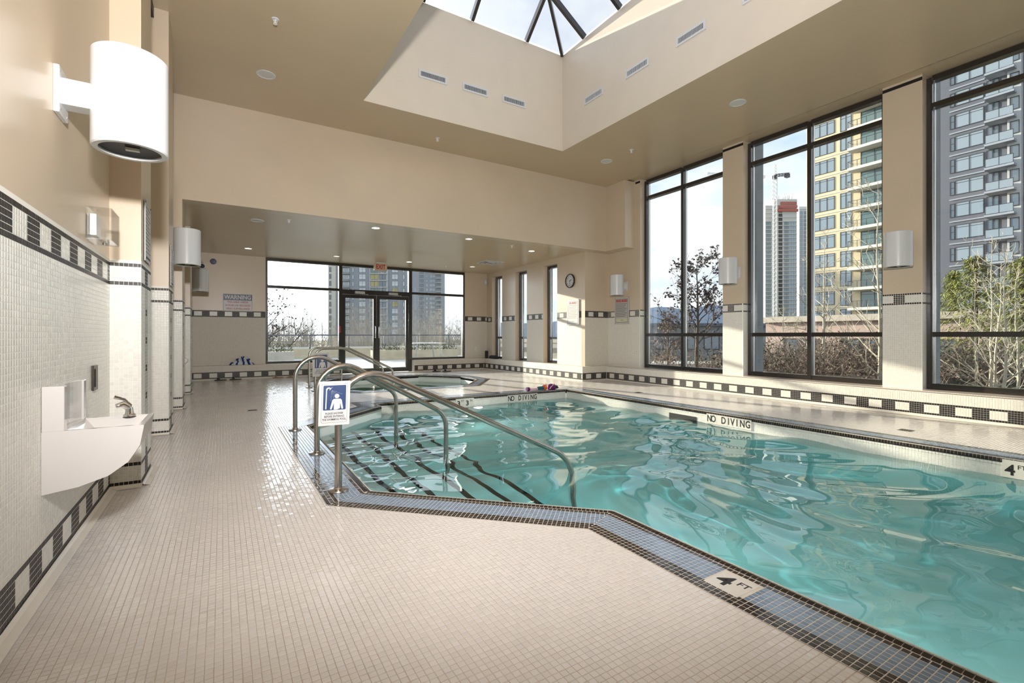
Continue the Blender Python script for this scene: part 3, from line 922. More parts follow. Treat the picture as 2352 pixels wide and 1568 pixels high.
for k, (y0, y1) in enumerate(SLOT):
    w = thing('window_%d' % (k + 5), 'slot window in the alcove wall ' + ('beside the clock', 'in the middle of three', 'nearest the glazed doors')[k] if k != 2 else 'slot window in the alcove wall beside the corner with the bag', 'window', (XA + .2, (y0 + y1) / 2, LED), kind='structure')
    X0, X1 = XA + .13, XA + .25
    for (a, b) in ((y0, y0 + .055), (y1 - .055, y1)):
        m = MB(); m.box(X0, X1, a, b, LED, 2.86); build('frame_post', m, 'frame', w)
    for (za, zb) in ((LED, LED + .06), (.95, 1.01), (2.80, 2.86)):
        m = MB(); m.box(X0 + .003, X1 - .003, y0 + .055, y1 - .055, za, zb); build('transom', m, 'frame', w)
    for (c, d) in ((LED + .06, .95), (1.01, 2.80)):
        m = MB(); m.box(XA + .20, XA + .206, y0 + .055, y1 - .055, c, d); build('pane', m, 'glass', w)
    m = MB(); m.box(XA + .185, XA + .22, y1 - .063, y1 - .055, LED + .06, 2.8); build('gasket', m, 'aluminium', w)

# ---- glazed screen with double doors
gw = thing('window_8', 'dark framed glazed screen round the double doors', 'window', ((GX0 + GX1) / 2, YB + .1, 0), kind='structure')
Y0, Y1 = YB + .03, YB + .14
for (a, b, z0) in ((GX0, GX0 + .05, LED), (DX0 - .03, DX0 + .06, 0), (DX1 - .06, DX1 + .04, 0), (GX1 - .05, GX1, LED)):
    m = MB(); m.box(a, b, Y0, Y1, z0, ZLO); build('frame_post', m, 'frame', gw)
for (a, b, za, zb) in ((GX0, GX1, ZLO - .07, ZLO), (GX0 + .05, DX0 - .03, 2.245, 2.31), (DX1 + .04, GX1 - .05, 2.245, 2.31), (DX0 + .06, DX1 - .06, 2.17, 2.30), (GX0 + .05, DX0 - .03, LED, LED + .06), (DX1 + .04, GX1 - .05, LED, LED + .06)):
    m = MB(); m.box(a, b, Y0 + .004, Y1 - .004, za, zb); build('transom', m, 'frame', gw)
for (a, b, za, zb) in ((GX0 + .05, DX0 - .03, LED + .06, 2.245), (DX1 + .04, GX1 - .05, LED + .06, 2.245), (GX0 + .05, DX0 - .03, 2.31, ZLO - .07), (DX0 + .06, DX1 - .06, 2.30, ZLO - .07), (DX1 + .04, GX1 - .05, 2.31, ZLO - .07)):
    m = MB(); m.box(a, b, YB + .085, YB + .091, za, zb); build('pane', m, 'glass', gw)
portal('window_portal', ((GX0 + GX1) / 2, YB + .32, 1.5), (0, -1, 0), GX1 - GX0, ZLO)
xm = (DX0 + DX1) / 2
for k, (a, b) in enumerate(((DX0 + .06, xm - .003), (xm + .003, DX1 - .06))):
    d = thing('door_%d' % (k + 1), 'glazed black framed door leaf on the ' + ('hinge side by the red switch' if k == 0 else 'side with the exit sign above'), 'door', ((a + b) / 2, YB + .08, .01), kind='structure')
    m = MB()
    m.box(a, a + .085, YB + .05, YB + .11, .012, 2.165); m.box(b - .085, b, YB + .05, YB + .11, .012, 2.165)
    m.box(a + .085, b - .085, YB + .05, YB + .11, 2.07, 2.165); m.box(a + .085, b - .085, YB + .05, YB + .11, .012, .13)
    build('leaf_frame', m, 'frame', d)
    m = MB(); m.box(a + .085, b - .085, YB + .078, YB + .084, .13, 2.07); build('pane', m, 'glass', d)
    hx = b - .045 if k == 0 else a + .045; hs = -1 if k == 0 else 1
    m = MB(); m.tube(fillet([(hx, YB + .05, 1.02), (hx, YB - .02, 1.02), (hx + hs * .09, YB - .02, 1.02), (hx + hs * .09, YB - .02, 1.28), (hx, YB - .02, 1.28), (hx, YB + .05, 1.28)][1:5] if False else [(hx, YB + .05, .98), (hx, YB - .02, .98), (hx, YB - .02, 1.30), (hx, YB + .05, 1.30)], [.03, .03], 5), .014, 8)
    build('pull_handle', m, 'chrome', d, True)
    m = MB(); m.box((a + b) / 2 - .13, (a + b) / 2 + .13, YB - .02, YB + .05, 2.19, 2.26)
    cl = build('closer', m, 'aluminium', d, bevel=.005)
    m = MB(); m.tube([((a + b) / 2, YB + .0, 2.19), ((a + b) / 2 + .2, YB - .08, 2.175), ((a + b) / 2 + .24, YB + .05, 2.16)], .009, 6); build('closer_arm', m, 'aluminium', cl)
m = MB(); m.box(DX0 - .02, DX0 + .02, YB + .022, YB + .03, 1.12, 1.30); o = build('door_switch', m, 'sign_red', bevel=.003); tag(o, 'red alarm sticker plate on the door post', 'switch')

# ---- ceilings, bulkhead and skylight shaft
SX0, SX1, SY1, SY0, ZT = 1.767, 5.422, 7.042, 2.05, 6.255
m = holed([(XL - .1, YF), (7.66, YF), (7.66, YBH), (XL - .1, YBH)], [[(SX0, SY0), (SX1, SY0), (SX1, SY1), (SX0, SY1)]], ZHI)
m.f = [q[::-1] for q in m.f]
m.box(7.66, XR + .3, YF, YBH, ZHI + .03, ZHI + .2); m.box(7.64, 7.66, YF, YBH, ZHI + .001, ZHI + .2)
ceil = build('ceiling', m, 'ceiling_paint'); tag(ceil, 'high semi-gloss tan ceiling round the skylight', 'ceiling', kind='structure')
m = MB(); m.box(XL - .1, XA + .8, YBH + .25, YB + .3, ZLO, ZLO + .15); o = build('ceiling_low', m, 'ceiling_paint'); tag(o, 'low glossy tan ceiling over the spa alcove', 'ceiling', kind='structure')
m = MB(); m.box(XL - .02, XR + .1, YBH, YBH + .25, ZLO, ZHI + .2); o = build('wall_bulkhead', m, 'paint'); tag(o, 'deep tan bulkhead across the room above the alcove', 'bulkhead', kind='structure')
sk = thing('skylight_shaft', 'pale plastered skylight shaft sunk in the high ceiling', 'skylight', ((SX0 + SX1) / 2, 4.5, ZHI), kind='structure')
m = MB()
m.box(SX0 - .1, SX1 + .1, SY1, SY1 + .12, ZHI + .001, ZT); m.box(SX1, SX1 + .12, SY0 - .1, SY1, ZHI + .001, ZT); m.box(SX0 - .12, SX0, SY0 - .1, SY1, ZHI + .001, ZT); m.box(SX0 - .1, SX1 + .1, SY0 - .12, SY0, ZHI + .001, ZT)
build('shaft_lining', m, 'shaft_paint', sk)
# glazed hip: feet on the eaves, upper ring, flat top
ins = .74; ZR = ZT + .58
fx = [SX0 + .83, 2.67, 3.521, 4.596]; fy = [SY0 + .66, 3.3, 4.1, 4.8, 5.516, 6.383]
def bar(a, b, w=.055, h=.09):
    m = MB(); a, b = Vector(a), Vector(b); t = (b - a).normalized(); s = t.cross(Vector((0, 0, 1))).normalized(); n = s.cross(t)
    q = [s * w / 2 + n * 0, -s * w / 2 + n * 0, -s * w / 2 - n * h, s * w / 2 - n * h]
    m.add([a + k for k in q] + [b + k for k in q], [(0, 1, 2, 3), (7, 6, 5, 4), (0, 4, 5, 1), (1, 5, 6, 2), (2, 6, 7, 3), (3, 7, 4, 0)])
    build('rafter', m, 'frame', sk)
IX0, IX1, IY0, IY1 = SX0 + .83, 4.59, SY0 + .66, 6.385
for x in fx:
    bar((x, SY1, ZT + .03), (x, IY1, ZR)); bar((x, SY0, ZT + .03), (x, IY0, ZR)); bar((x, IY0, ZR + .02), (x, IY1, ZR + .02))
for y in fy:
    bar((SX1, y, ZT + .03), (IX1, y, ZR)); bar((SX0, y, ZT + .03), (IX0, y, ZR))
for (x, X) in ((SX0, IX0), (SX1, IX1)):
    for (y, Y) in ((SY0, IY0), (SY1, IY1)):
        bar((x, y, ZT + .03), (X, Y, ZR), .05, .07)
bar((IX0, IY1, ZR), (IX1, IY1, ZR)); bar((IX0, IY0, ZR), (IX1, IY0, ZR)); bar((IX0, IY0, ZR), (IX0, IY1, ZR)); bar((IX1, IY0, ZR), (IX1, IY1, ZR))
def pane(q):
    m = MB(); m.poly(q); build('pane', m, 'skylight_glass', sk)
z0, z1 = ZT + .035, ZR + .005
fxx = [SX0] + fx[1:] + [SX1] if False else None
ex = [SX0] + fx + [SX1]; rx = [IX0] + fx + [IX1]
for k in range(len(ex) - 1):
    pane([(ex[k], SY1, z0), (ex[k + 1], SY1, z0), (rx[k + 1], IY1, z1), (rx[k], IY1, z1)]); pane([(ex[k], SY0, z0), (ex[k + 1], SY0, z0), (rx[k + 1], IY0, z1), (rx[k], IY0, z1)])
ey = [SY0] + fy + [SY1]; ry = [IY0] + fy + [IY1]
for k in range(len(ey) - 1):
    pane([(SX1, ey[k], z0), (SX1, ey[k + 1], z0), (IX1, ry[k + 1], z1), (IX1, ry[k], z1)]); pane([(SX0, ey[k], z0), (SX0, ey[k + 1], z0), (IX0, ry[k + 1], z1), (IX0, ry[k], z1)])
for k in range(len(fx) - 1):
    pane([(fx[k], IY0, z1 + .03), (fx[k + 1], IY0, z1 + .03), (fx[k + 1], IY1, z1 + .03), (fx[k], IY1, z1 + .03)])
portal('skylight_portal', ((SX0 + SX1) / 2, (SY0 + SY1) / 2, ZT - .02), (0, 0, -1), SX1 - SX0, SY1 - SY0)

# ================================================================== FITTINGS AND LOOSE THINGS
def xform(mb, fn):
    mb.v = [tuple(fn(Vector(p))) for p in mb.v]
    return mb

# ---- vents in the skylight shaft
def vent(label, c, right, group, w=.47, h=.13):
    r_ = Vector(right); n_ = r_.cross(Vector((0, 0, 1))); c = Vector(c)
    t = thing('shaft_vent', label, 'vent', c, group)
    def bx(x0, x1, z0, z1, d0, d1):
        m = MB(); m.box(x0, x1, d0, d1, z0, z1)
        return xform(m, lambda p: c + r_ * p.x + n_ * p.y + Vector((0, 0, p.z)))
    m = MB(); b = .028
    for q in ((-w / 2, w / 2, -h / 2, -h / 2 + b), (-w / 2, w / 2, h / 2 - b, h / 2), (-w / 2, -w / 2 + b, -h / 2 + b, h / 2 - b), (w / 2 - b, w / 2, -h / 2 + b, h / 2 - b)):
        m2 = bx(*q, 0.0, .012); m.add(m2.v, m2.f)
    build('frame', m, 'white_enamel', t)
    build('backing', bx(-w / 2 + b, w / 2 - b, -h / 2 + b, h / 2 - b, .0005, .002), 'vent_dark', t)
    for k in range(20):
        x = -w / 2 + b + (k + .5) * (w - 2 * b) / 20
        build('louver', bx(x - .003, x + .003, -h / 2 + b, h / 2 - b, .002, .009), 'white_enamel', t)
for k, x in enumerate((2.85, 3.60, 4.355)):
    vent('white louvred vent on the far shaft wall, ' + ('nearest the shaded corner', 'middle of the row of three', 'next to the inner corner')[k], (x, SY1 - .001, 5.132), (1, 0, 0), 'vents on the far shaft wall')
for k, y in enumerate((6.173, 5.18, 4.207, 3.22)):
    vent('white louvred vent on the shaft side wall above the windows, ' + ('first', 'second', 'third', 'fourth')[k] + ' from the inner corner', (SX1 - .001, y, 5.135), (0, -1, 0), 'vents on the side shaft wall')

# ---- ceiling speakers / downlights / sprinklers
def disc(name, label, cat, x, y, z, r_, trim, face, group):
    t = thing(name, label, cat, (x, y, z), group)
    m = MB(); m.lathe([(r_ * .80, -.004), (r_ * .84, -.010), (r_, -.006), (r_, .0)], (x, y, z), 28, cap=False); build('trim_ring', m, trim, t, True)
    m = MB(); m.lathe([(0.001, -.003), (r_ * .82, -.003)], (x, y, z), 28, cap=False); xform(m, lambda p: p); m.f = [q[::-1] for q in m.f]; build('face', m, face, t)
    return t
for x, y, wh in ((.498, 7.01, 'near the pilasters'), (6.50, 4.22, 'above the window with the crane'), (6.47, 6.99, 'near the box-out over the pool rules')):
    disc('ceiling_speaker', 'round white speaker grille in the high ceiling ' + wh, 'speaker', x, y, ZHI, .115, 'white_enamel', 'speaker_grille', 'ceiling speakers')
disc('ceiling_speaker', 'round white speaker grille in the low alcove ceiling', 'speaker', .51, 9.10, ZLO, .11, 'white_enamel', 'speaker_grille', 'ceiling speakers')
for x, y, lab, mt in ((2.378, 8.6, 'lit downlight in the low ceiling in line with the exit sign', 'lamp_on'), (4.25, 8.6, 'dim downlight in the low ceiling over the spa front', 'lamp_dim'), (6.095, 9.08, 'lit downlight in the low ceiling near the clock', 'lamp_on'),
                      (.506, 12.12, 'lit downlight in the low ceiling above the warning sign', 'lamp_on'), (2.408, 12.18, 'dim downlight in the low ceiling by the door post', 'lamp_dim'), (4.235, 12.12, 'lit downlight in the low ceiling by the double doors', 'lamp_on'), (6.055, 12.03, 'dim downlight in the low ceiling by the square diffuser', 'lamp_dim')):
    disc('downlight', lab, 'light', x, y, ZLO, .085, 'white_enamel', mt, 'alcove downlights')
def sprinkler(label, x, y, z):
    t = thing('sprinkler_head', label, 'sprinkler', (x, y, z), 'sprinkler heads')
    m = MB(); m.lathe([(.001, -.008), (.032, -.008), (.04, 0)], (x, y, z), 20, cap=False); m.f = [q[::-1] for q in m.f]; build('escutcheon', m, 'white_enamel', t)
    m = MB(); m.lathe([(.008, -.05), (.008, -.006)], (x, y, z), 10); m.lathe([(.022, -.054), (.022, -.05)], (x, y, z), 12); build('deflector', m, 'white_plastic', t)
    m = MB(); m.tube([(x - .014, y, z - .01), (x - .018, y, z - .03), (x, y, z - .05), (x + .018, y, z - .03), (x + .014, y, z - .01)], .003, 5); build('yoke', m, 'white_plastic', t)
sprinkler('small white sprinkler head in the high ceiling ahead of the ceiling speaker', .496, 5.73, ZHI)
sprinkler('small white sprinkler head in the high ceiling over the bulkhead', 3.205, 7.71, ZHI)
sprinkler('small white sprinkler head in the high ceiling by the windows', 6.466, 6.32, ZHI)
for x, y, lab in ((.964, 8.75, 'beside the warning sign side'), (5.36, 8.75, 'near the clock'), (5.35, 12.26, 'near the double doors')):
    sprinkler('small white sprinkler head in the low alcove ceiling ' + lab, x, y, ZLO)
t = thing('air_diffuser', 'square white air diffuser in the low alcove ceiling', 'vent', (6.126, 11.13, ZLO))
for k in range(3):
    a = .28 - .085 * k; b = a - .035
    m = MB(); z = ZLO - .012 - .006 * k
    for q in ((-a, a, -a, -b), (-a, a, b, a), (-a, -b, -b, b), (b, a, -b, b)):
        m.box(6.126 + q[0], 6.126 + q[1], 11.13 + q[2], 11.13 + q[3], z, z + .012)
    build('ring', m, 'white_enamel', t)
m = MB(); m.box(6.126 - .26, 6.126 + .26, 11.13 - .26, 11.13 + .26, ZLO - .003, ZLO - .001); build('backing', m, 'vent_dark', t)

# ---- wall lamps: white up-and-down cylinders
def sconce(label, wall_x, y, side, r_=.152, zb=1.955, zt=2.415):
    """side +1: lamp stands off to +x"""
    t = thing('wall_lamp', label, 'lamp', (wall_x, y, zb), 'white cylinder wall lamps')
    cx = wall_x + side * (.115 + r_)
    m = MB(); prof = [(r_ - .028, zb + .012), (r_ - .028, zb), (r_ - .006, zb), (r_, zb + .006), (r_, zt - .006), (r_ - .006, zt), (.001, zt)]
    m.lathe(prof, (cx, y, 0), 48, cap=False); build('shade', m, 'white_enamel', t, True)
    m = MB(); m.lathe([(r_ - .028, zb + .012), (r_ - .05, zb + .02), (.001, zb + .02)], (cx, y, 0), 40, cap=False); build('lens', m, 'black', t, True)
    m = MB(); m.box(cx - .02, cx + .035, y - .012, y + .012, zb + .006, zb + .018); build('lamp_holder', m, 'speaker_grille', t)
    a, b = sorted((wall_x + side * .012, cx - side * (r_ - .01)))
    m = MB(); m.box(a, b, y - .045, y + .045, 2.115, 2.235); build('arm', m, 'white_enamel', t, bevel=.004)
    a, b = sorted((wall_x, wall_x + side * .022))
    m = MB(); m.box(a, b, y - .075, y + .075, 2.065, 2.28); pl_ = build('wall_plate', m, 'white_enamel', t, bevel=.004)
    m = MB()
    for dy in (-.055, .055):
        for z in (2.085, 2.26):
            m.box(wall_x + side * .022 - .001, wall_x + side * .022 + .001, y + dy - .005, y + dy + .005, z - .005, z + .005)
    build('screw', m, 'aluminium', pl_)
    return t
sconce('large white cylinder wall lamp above the drinking fountain', XL, 2.98, 1)
sconce('white cylinder wall lamp between the second and third pilasters', XL, 7.42, 1)
sconce('white cylinder wall lamp beyond the last pilaster by the camera', XL, 11.75, 1)
sconce('white cylinder wall lamp above the pool rules sign', XR, 7.93, -1)
sconce('white cylinder wall lamp on the pier between the tree window and the crane window', XR, 5.16, -1)
sconce('white cylinder wall lamp on the pier beside the dark apartment block window', XR, 2.68, -1)

# ---- drinking fountain
fy0, fy1 = 2.735, 3.12
t = thing('drinking_fountain', 'white porcelain wall-hung drinking fountain with chrome bubbler', 'fountain', (XL, (fy0 + fy1) / 2, .37))
side = [(XL + .002, .375), (-.53, .392), (-.43, .425), (-.36, .478), (-.318, .55), (-.304, .635)]
rim = .64
m = MB()
n = len(side)
for ya, yb_, in ((fy0, fy1),):
    V = [(x, fy0, z) for x, z in side] + [(x, fy1, z) for x, z in side]
    m.add(V, [(i, i + 1, n + i + 1, n + i) for i in range(n - 1)])
cap = side + [(-.304, rim), (XL + .002, rim)]
m.poly([(x, fy0, z) for x, z in cap]); m.poly([(x, fy1, z) for x, z in cap][::-1])
m.poly([(-.304, fy0, .635), (-.304, fy0, rim), (-.304, fy1, rim), (-.304, fy1, .635)][::-1])
def rect(i, z, back=0):
    return [(XL + .055 + i, fy0 + i, z), (-.304 - i, fy0 + i, z), (-.304 - i, fy1 - i, z), (XL + .055 + i, fy1 - i, z)]
loops = [[(XL + .002, fy0, rim), (-.304, fy0, rim), (-.304, fy1, rim), (XL + .002, fy1, rim)], rect(.022, rim), rect(.034, rim - .012), rect(.075, rim - .06), rect(.10, rim - .075)]
for a, b in zip(loops, loops[1:]):
    for i in range(4):
        j = (i + 1) % 4
        m.poly([a[i], a[j], b[j], b[i]])
m.poly(loops[-1])
build('basin', m, 'porcelain', t, bevel=.012)
m = MB(); prof = []
for k in range(9):
    a = math.pi * k / 8
    prof.append((XL + .068 - .024 * math.sin(a), fy0 + .05 + (fy1 - fy0 - .10) * k / 8))
outl = [(XL + .002, fy0), (XL + .075, fy0), (XL + .075, fy0 + .045)] + prof + [(XL + .075, fy1 - .045), (XL + .075, fy1), (XL + .002, fy1)]
m.prism(outl, rim - .002, .832); build('backsplash', m, 'porcelain', t, bevel=.012)
bx_, by_ = -.40, 3.075
m = MB(); m.lathe([(.027, 0), (.027, .006), (.018, .012), (.016, .03), (.014, .045)], (bx_, by_, rim), 20); bb = build('bubbler', m, 'chrome', t, True)
m = MB(); m.tube([(bx_, by_, rim + .04), (bx_ - .025, by_ - .012, rim + .062), (bx_ - .05, by_ - .02, rim + .055)], [.015, .017, .012], 12); build('spout', m, 'chrome', bb, True)
m = MB(); m.tube([(bx_ + .005, by_, rim + .05), (bx_ - .02, by_, rim + .085), (bx_ - .06, by_ - .005, rim + .10)], [.008, .007, .009], 8); build('lever', m, 'chrome', bb, True)
m = MB(); m.lathe([(.016, 0), (.016, .004)], n=16); xform(m, lambda p: Vector((-.52 + p.x, 2.95 + p.y, rim - .074 + p.z))); build('drain', m, 'chrome', t)

# ---- thermostat in its clear guard, bronze cover plate
t = thing('thermostat_guard', 'clear acrylic guard box over a white thermostat', 'thermostat', (XL, 3.62, 1.58))
y0, y1, z0, z1, d = 3.50, 3.74, 1.592, 1.775, .115
m = MB(); m.box(XL + .001, XL + .009, y0, y1, z0, z1); build('back_plate', m, 'acrylic', t)
m = MB()
m.box(XL + .009, XL + d, y0, y0 + .004, z0, z1); m.box(XL + .009, XL + d, y1 - .004, y1, z0, z1); m.box(XL + d - .004, XL + d, y0 + .004, y1 - .004, z0, z1); m.box(XL + .009, XL + d - .004, y0 + .004, y1 - .004, z1 - .004, z1); m.box(XL + .009, XL + d - .004, y0 + .004, y1 - .004, z0, z0 + .004)
build('cover', m, 'acrylic', t)
m = MB(); m.box(XL + .009, XL + .04, y0 + .05, y1 - .07, z0 + .03, z1 - .03); build('thermostat_body', m, 'white_plastic', t, bevel=.004)
m = MB(); m.lathe([(.008, 0), (.008, .012)], (XL + .06, 3.62, z0 - .012), 12); build('lock', m, 'chrome', t)
t = thing('outlet_plate', 'dark bronze outlet cover plate above the drinking fountain', 'outlet', (XL, 3.69, .72))
m = MB(); m.box(XL + .003, XL + .014, 3.635, 3.745, .725, .872); build('plate', m, 'bronze_plate', t, bevel=.003)
m = MB(); m.box(XL + .014, XL + .018, 3.662, 3.718, .745, .852); build('flap', m, 'bronze_plate', t, bevel=.002)
def outlet(label, c, right):
    t = thing('wall_outlet', label, 'outlet', c, 'white wall outlets')
    r_ = Vector(right); n_ = r_.cross(Vector((0, 0, 1))); c = Vector(c)
    m = MB(); m.box(-.035, .035, 0, .008, -.058, .058); xform(m, lambda p: c + r_ * p.x + n_ * p.y + Vector((0, 0, p.z))); build('plate', m, 'white_plastic', t, bevel=.002)
    for z in (-.026, .026):
        m = MB(); m.box(-.016, .016, .008, .010, z - .014, z + .014); xform(m, lambda p: c + r_ * p.x + n_ * p.y + Vector((0, 0, p.z))); build('socket', m, 'speaker_grille', t)
outlet('white outlet on the wall below the pool rules sign', (XR - .005, 7.70, .62), (0, -1, 0))
outlet('white outlet on the far wall beside the glazed screen', (6.80, YB - .004, .62), (1, 0, 0))

# ---- security camera, motion sensor
t = thing('security_camera', 'white turret security camera with a dark lens', 'camera', (-.40, YB - .1, 2.66))
m = MB(); m.lathe([(.075, 0), (.075, .03), (.06, .05)], n=24); xform(m, lambda p: Vector((-.42 + p.x, YB - .002 - p.z, 2.70 + p.y))); build('base', m, 'white_plastic', t, True)
m = MB(); m.tube([(-.42, YB - .04, 2.70), (-.40, YB - .12, 2.68), (-.38, YB - .30, 2.64)], [.05, .062, .066], 24); bd = build('housing', m, 'white_plastic', t, True)
m = MB(); m.tube([(-.38, YB - .295, 2.641), (-.379, YB - .312, 2.637)], .05, 24); build('lens', m, 'black', bd, True)
m = MB(); m.lathe([(.001, .075), (.03, .07), (.055, .05), (.068, .02), (.07, 0)], n=24, cap=False); xform(m, lambda p: Vector((-.17 + p.x, YB - .003 - p.z, 2.80 + p.y)))
mat('dome_blue', (.16, .17, .30), rough=.1, coat=.5)
o = build('dome_camera', m, 'dome_blue', smooth=True); tag(o, 'small bluish dome camera high on the far wall', 'camera')
t = thing('motion_sensor', 'small white motion sensor in the alcove corner', 'sensor', (XA - .06, YB - .03, 2.66))
m = MB(); m.box(XA - .11, XA - .03, YB - .07, YB - .005, 2.66, 2.80); build('case', m, 'white_enamel', t, bevel=.015)
m = MB(); m.box(XA - .095, XA - .045, YB - .073, YB - .069, 2.675, 2.73); build('lens', m, 'speaker_grille', t)

# ---- signs
def sign_base(name, label, c, right, w, h, face='sign_white', cat='sign', thick=.006, screws=False, up=(0, 0, 1)):
    r_ = Vector(right).normalized(); u_ = Vector(up).normalized(); n_ = r_.cross(u_); c = Vector(c)
    t = thing(name, label, cat, c)
    def place(p):
        return c + r_ * p.x + u_ * p.z + n_ * p.y
    def rectm(x0, x1, z0, z1, d0, d1, mt, nm, bevel=0):
        m = MB(); m.box(x0, x1, d0, d1, z0, z1); xform(m, place); m.f = [q for q in m.f]
        return build(nm, m, mt, t, bevel=bevel)
    rectm(-w / 2, w / 2, -h / 2, h / 2, 0, thick, face, 'plate')
    if screws:
        for sx in (-1, 1):
            for sz in (-1, 1):
                x, z = sx * (w / 2 - .014), sz * (h / 2 - .014)
                rectm(x - .006, x + .006, z - .006, z + .006, thick, thick + .003, 'ink', 'screw')
    def tx(s, size, x, z, mt, sx=1.0, bold=0.0, align='CENTER'):
        return text(s, size, place(Vector((x, thick + .0022, z))), r_, u_, mt, t, sx=sx, bold=bold, align=align)
    return t, rectm, tx, thick, place
# warning
t, rc, tx, th, _ = sign_base('warning_sign', 'navy and white surveillance WARNING sign above the chequered band', (.337, YB - .008, 1.84), (1, 0, 0), .62, .42)
rc(-.30, .30, .055, .20, th, th + .0015, 'sign_navy', 'header')
for q in ((-.303, .303, -.203, -.198), (-.303, .303, .198, .203), (-.303, -.298, -.2, .2), (.298, .303, -.2, .2)):
    rc(*q, th, th + .001, 'ink', 'border')
tx('WARNING', .135, 0, .127, 'sign_white', .86, .003)
tx('THIS AREA UNDER', .062, 0, .012, 'sign_red', .86, .001); tx('24 HOUR LIVE / RECORDED', .062, 0, -.068, 'sign_red', .70, .001); tx('VIDEO SURVEILLANCE', .062, 0, -.148, 'sign_red', .80, .001)
# rules boards
def rules(name, label, title, c, right, pale):
    t, rc, tx, th, _ = sign_base(name, label, c, right, .46, .615, screws=True)
    for q in ((-.195, .195, .262, .268), (-.195, .195, -.272, -.266), (-.195, -.189, -.266, .262), (.189, .195, -.266, .262)):
        rc(*q, th, th + .001, 'ink', 'border')
    rc(-.185, .185, .19, .255, th, th + .0012, 'sign_pink' if pale else 'sign_white', 'header')
    tx(title, .072, 0, .222, 'sign_red', .82, .0015)
    for k in range(9):
        z = .168 - .037 * k
        rc(-.175, .165 - .03 * ((k * 7) % 3), z - .008, z + .002, th, th + .0008, 'ink_grey', 'text_line')
        rc(-.175, .19, z - .019, z - .0165, th, th + .0008, 'ink', 'rule_line')
    rc(-.185, .185, -.262, -.185, th, th + .0008, 'sign_cream' if pale else 'sign_white', 'panel')
    rc(-.04, .05, -.222, -.213, th + .0008, th + .0016, 'ink_grey', 'text_line')
rules('spa_rules_sign', 'white SPA RULES board on the sunlit wall under the clock', 'SPA RULES', (XA - .012, 8.93, 1.60), (0, -1, 0), False)
rules('pool_rules_sign', 'white POOL RULES board below the wall lamp', 'POOL RULES', (XR - .012, 8.03, 1.62), (0, -1, 0), True)
# notices on the first two pilasters
for k, (y0, lab) in enumerate(((4.17, 'tall white printed notice on the pilaster beside the drinking fountain'), (6.19, 'tall white printed notice on the second pilaster'))):
    t, rc, tx, th, _ = sign_base('notice', lab, (XL + PW + .006, y0 + .26, 1.81), (0, 1, 0), .30, .44, screws=True, cat='notice')
    for q in range(13):
        rc(-.12, .12 - .04 * ((q * 5) % 3), .17 - q * .027, .176 - q * .027, th, th + .0008, 'ink_grey', 'text_line')
    rc(-.12, .12, -.20, -.183, th, th + .0008, 'ink', 'footer')
# exit sign
t, rc, tx, th, _ = sign_base('exit_sign', 'EXIT sign with red letters hanging from the low ceiling', (3.60, 12.60, 2.862), (1, 0, 0), .34, .195, 'exit_face', thick=.06)
rc(-.10, .10, .095, .125, .01, .05, 'white_enamel', 'canopy')
tx('EXIT', .165, 0, -.002, 'sign_red', .74, .004)
# clock
t = thing('wall_clock', 'round black rimmed wall clock above the spa rules', 'clock', (XA, 9.03, 2.36))
cc = Vector((XA - .002, 9.03, 2.365))
def cl(p):
    return cc + Vector((-p.z, -p.x, p.y))
m = MB(); m.lathe([(.155, .0), (.168, .0), (.170, .03), (.160, .042), (.152, .036), (.150, .02)], n=40, cap=False); xform(m, cl); build('rim', m, 'ink', t, True)
m = MB(); m.lathe([(.001, .021), (.155, .021)], n=40, cap=False); xform(m, cl); build('dial', m, 'sign_white', t)
for k in range(12):
    a = R(30 * (k + 1)); p = cl(Vector((math.sin(a) * .12, math.cos(a) * .12, .0225)))
    text(str(k + 1), .042, p, (0, -1, 0), (0, 0, 1), 'ink', t, name='numeral', depth=.0005)
def hand(ang, ln, w, nm, z):
    m = MB(); m.box(-w / 2, w / 2, -.02, ln, z, z + .002); Rm = Matrix.Rotation(-ang, 3, 'Z'); xform(m, lambda p: cl(Rm @ p)); build(nm, m, 'ink', t)
hand(R(68), .075, .010, 'hour_hand', .026); hand(R(182), .115, .007, 'minute_hand', .029)

# ---- pool handrails
def handrail(label, y, bx, pts, rads, group, flange=True, r_=.024):
    t = thing('handrail', label, 'handrail', (bx, y, 0), group)
    path = fillet([(x, y, z) for x, z in pts], rads, 9)
    m = MB(); m.tube(path, r_, 16); build('rail', m, 'steel', t, True)
    if flange:
        m = MB(); m.lathe([(.024, .03), (.03, .022), (.062, .016), (.066, .008), (.066, .0045), (.024, .0045)], (bx, y, 0), 32, cap=False); m.f = [q[::-1] for q in m.f]; build('flange', m, 'steel', t, True)
    return t
G = 'stainless pool handrails'
handrail('long stainless pool handrail carrying the shower sign', 3.33, .67, [(.67, .004), (.67, .918), (2.68, -.055), (2.68, -1.215)], [.23, .35], G)
handrail('stainless pool handrail next to the shower sign rail, in the middle of the steps', 4.48, .72, [(.72, .004), (.72, .935), (1.955, .245), (1.955, -.805)], [.23, .22], G)
handrail('stainless pool handrail at the spa end of the steps', 5.716, .693, [(.693, .004), (.693, .960), (1.83, .345), (1.83, -.805)], [.23, .18], G)
G2 = 'stainless spa handrails'
sp = [(1.50, .0), (1.50, .80), (2.12, .795), (2.98, .36), (3.02, .02), (2.80, -.06), (2.72, -.5)]
handrail('stainless spa handrail carrying the small shower sign', 9.55, 1.50, sp, [.17, .18, .12, .07, .05], G2, r_=.021)
handrail('stainless spa handrail with a bare top, behind the small shower sign', 10.25, 1.50, sp, [.17, .18, .12, .07, .05], G2, r_=.021)
t = thing('grab_rail', 'low stainless double grab rail beside the spa steps', 'handrail', (1.55, 10.75, 0))
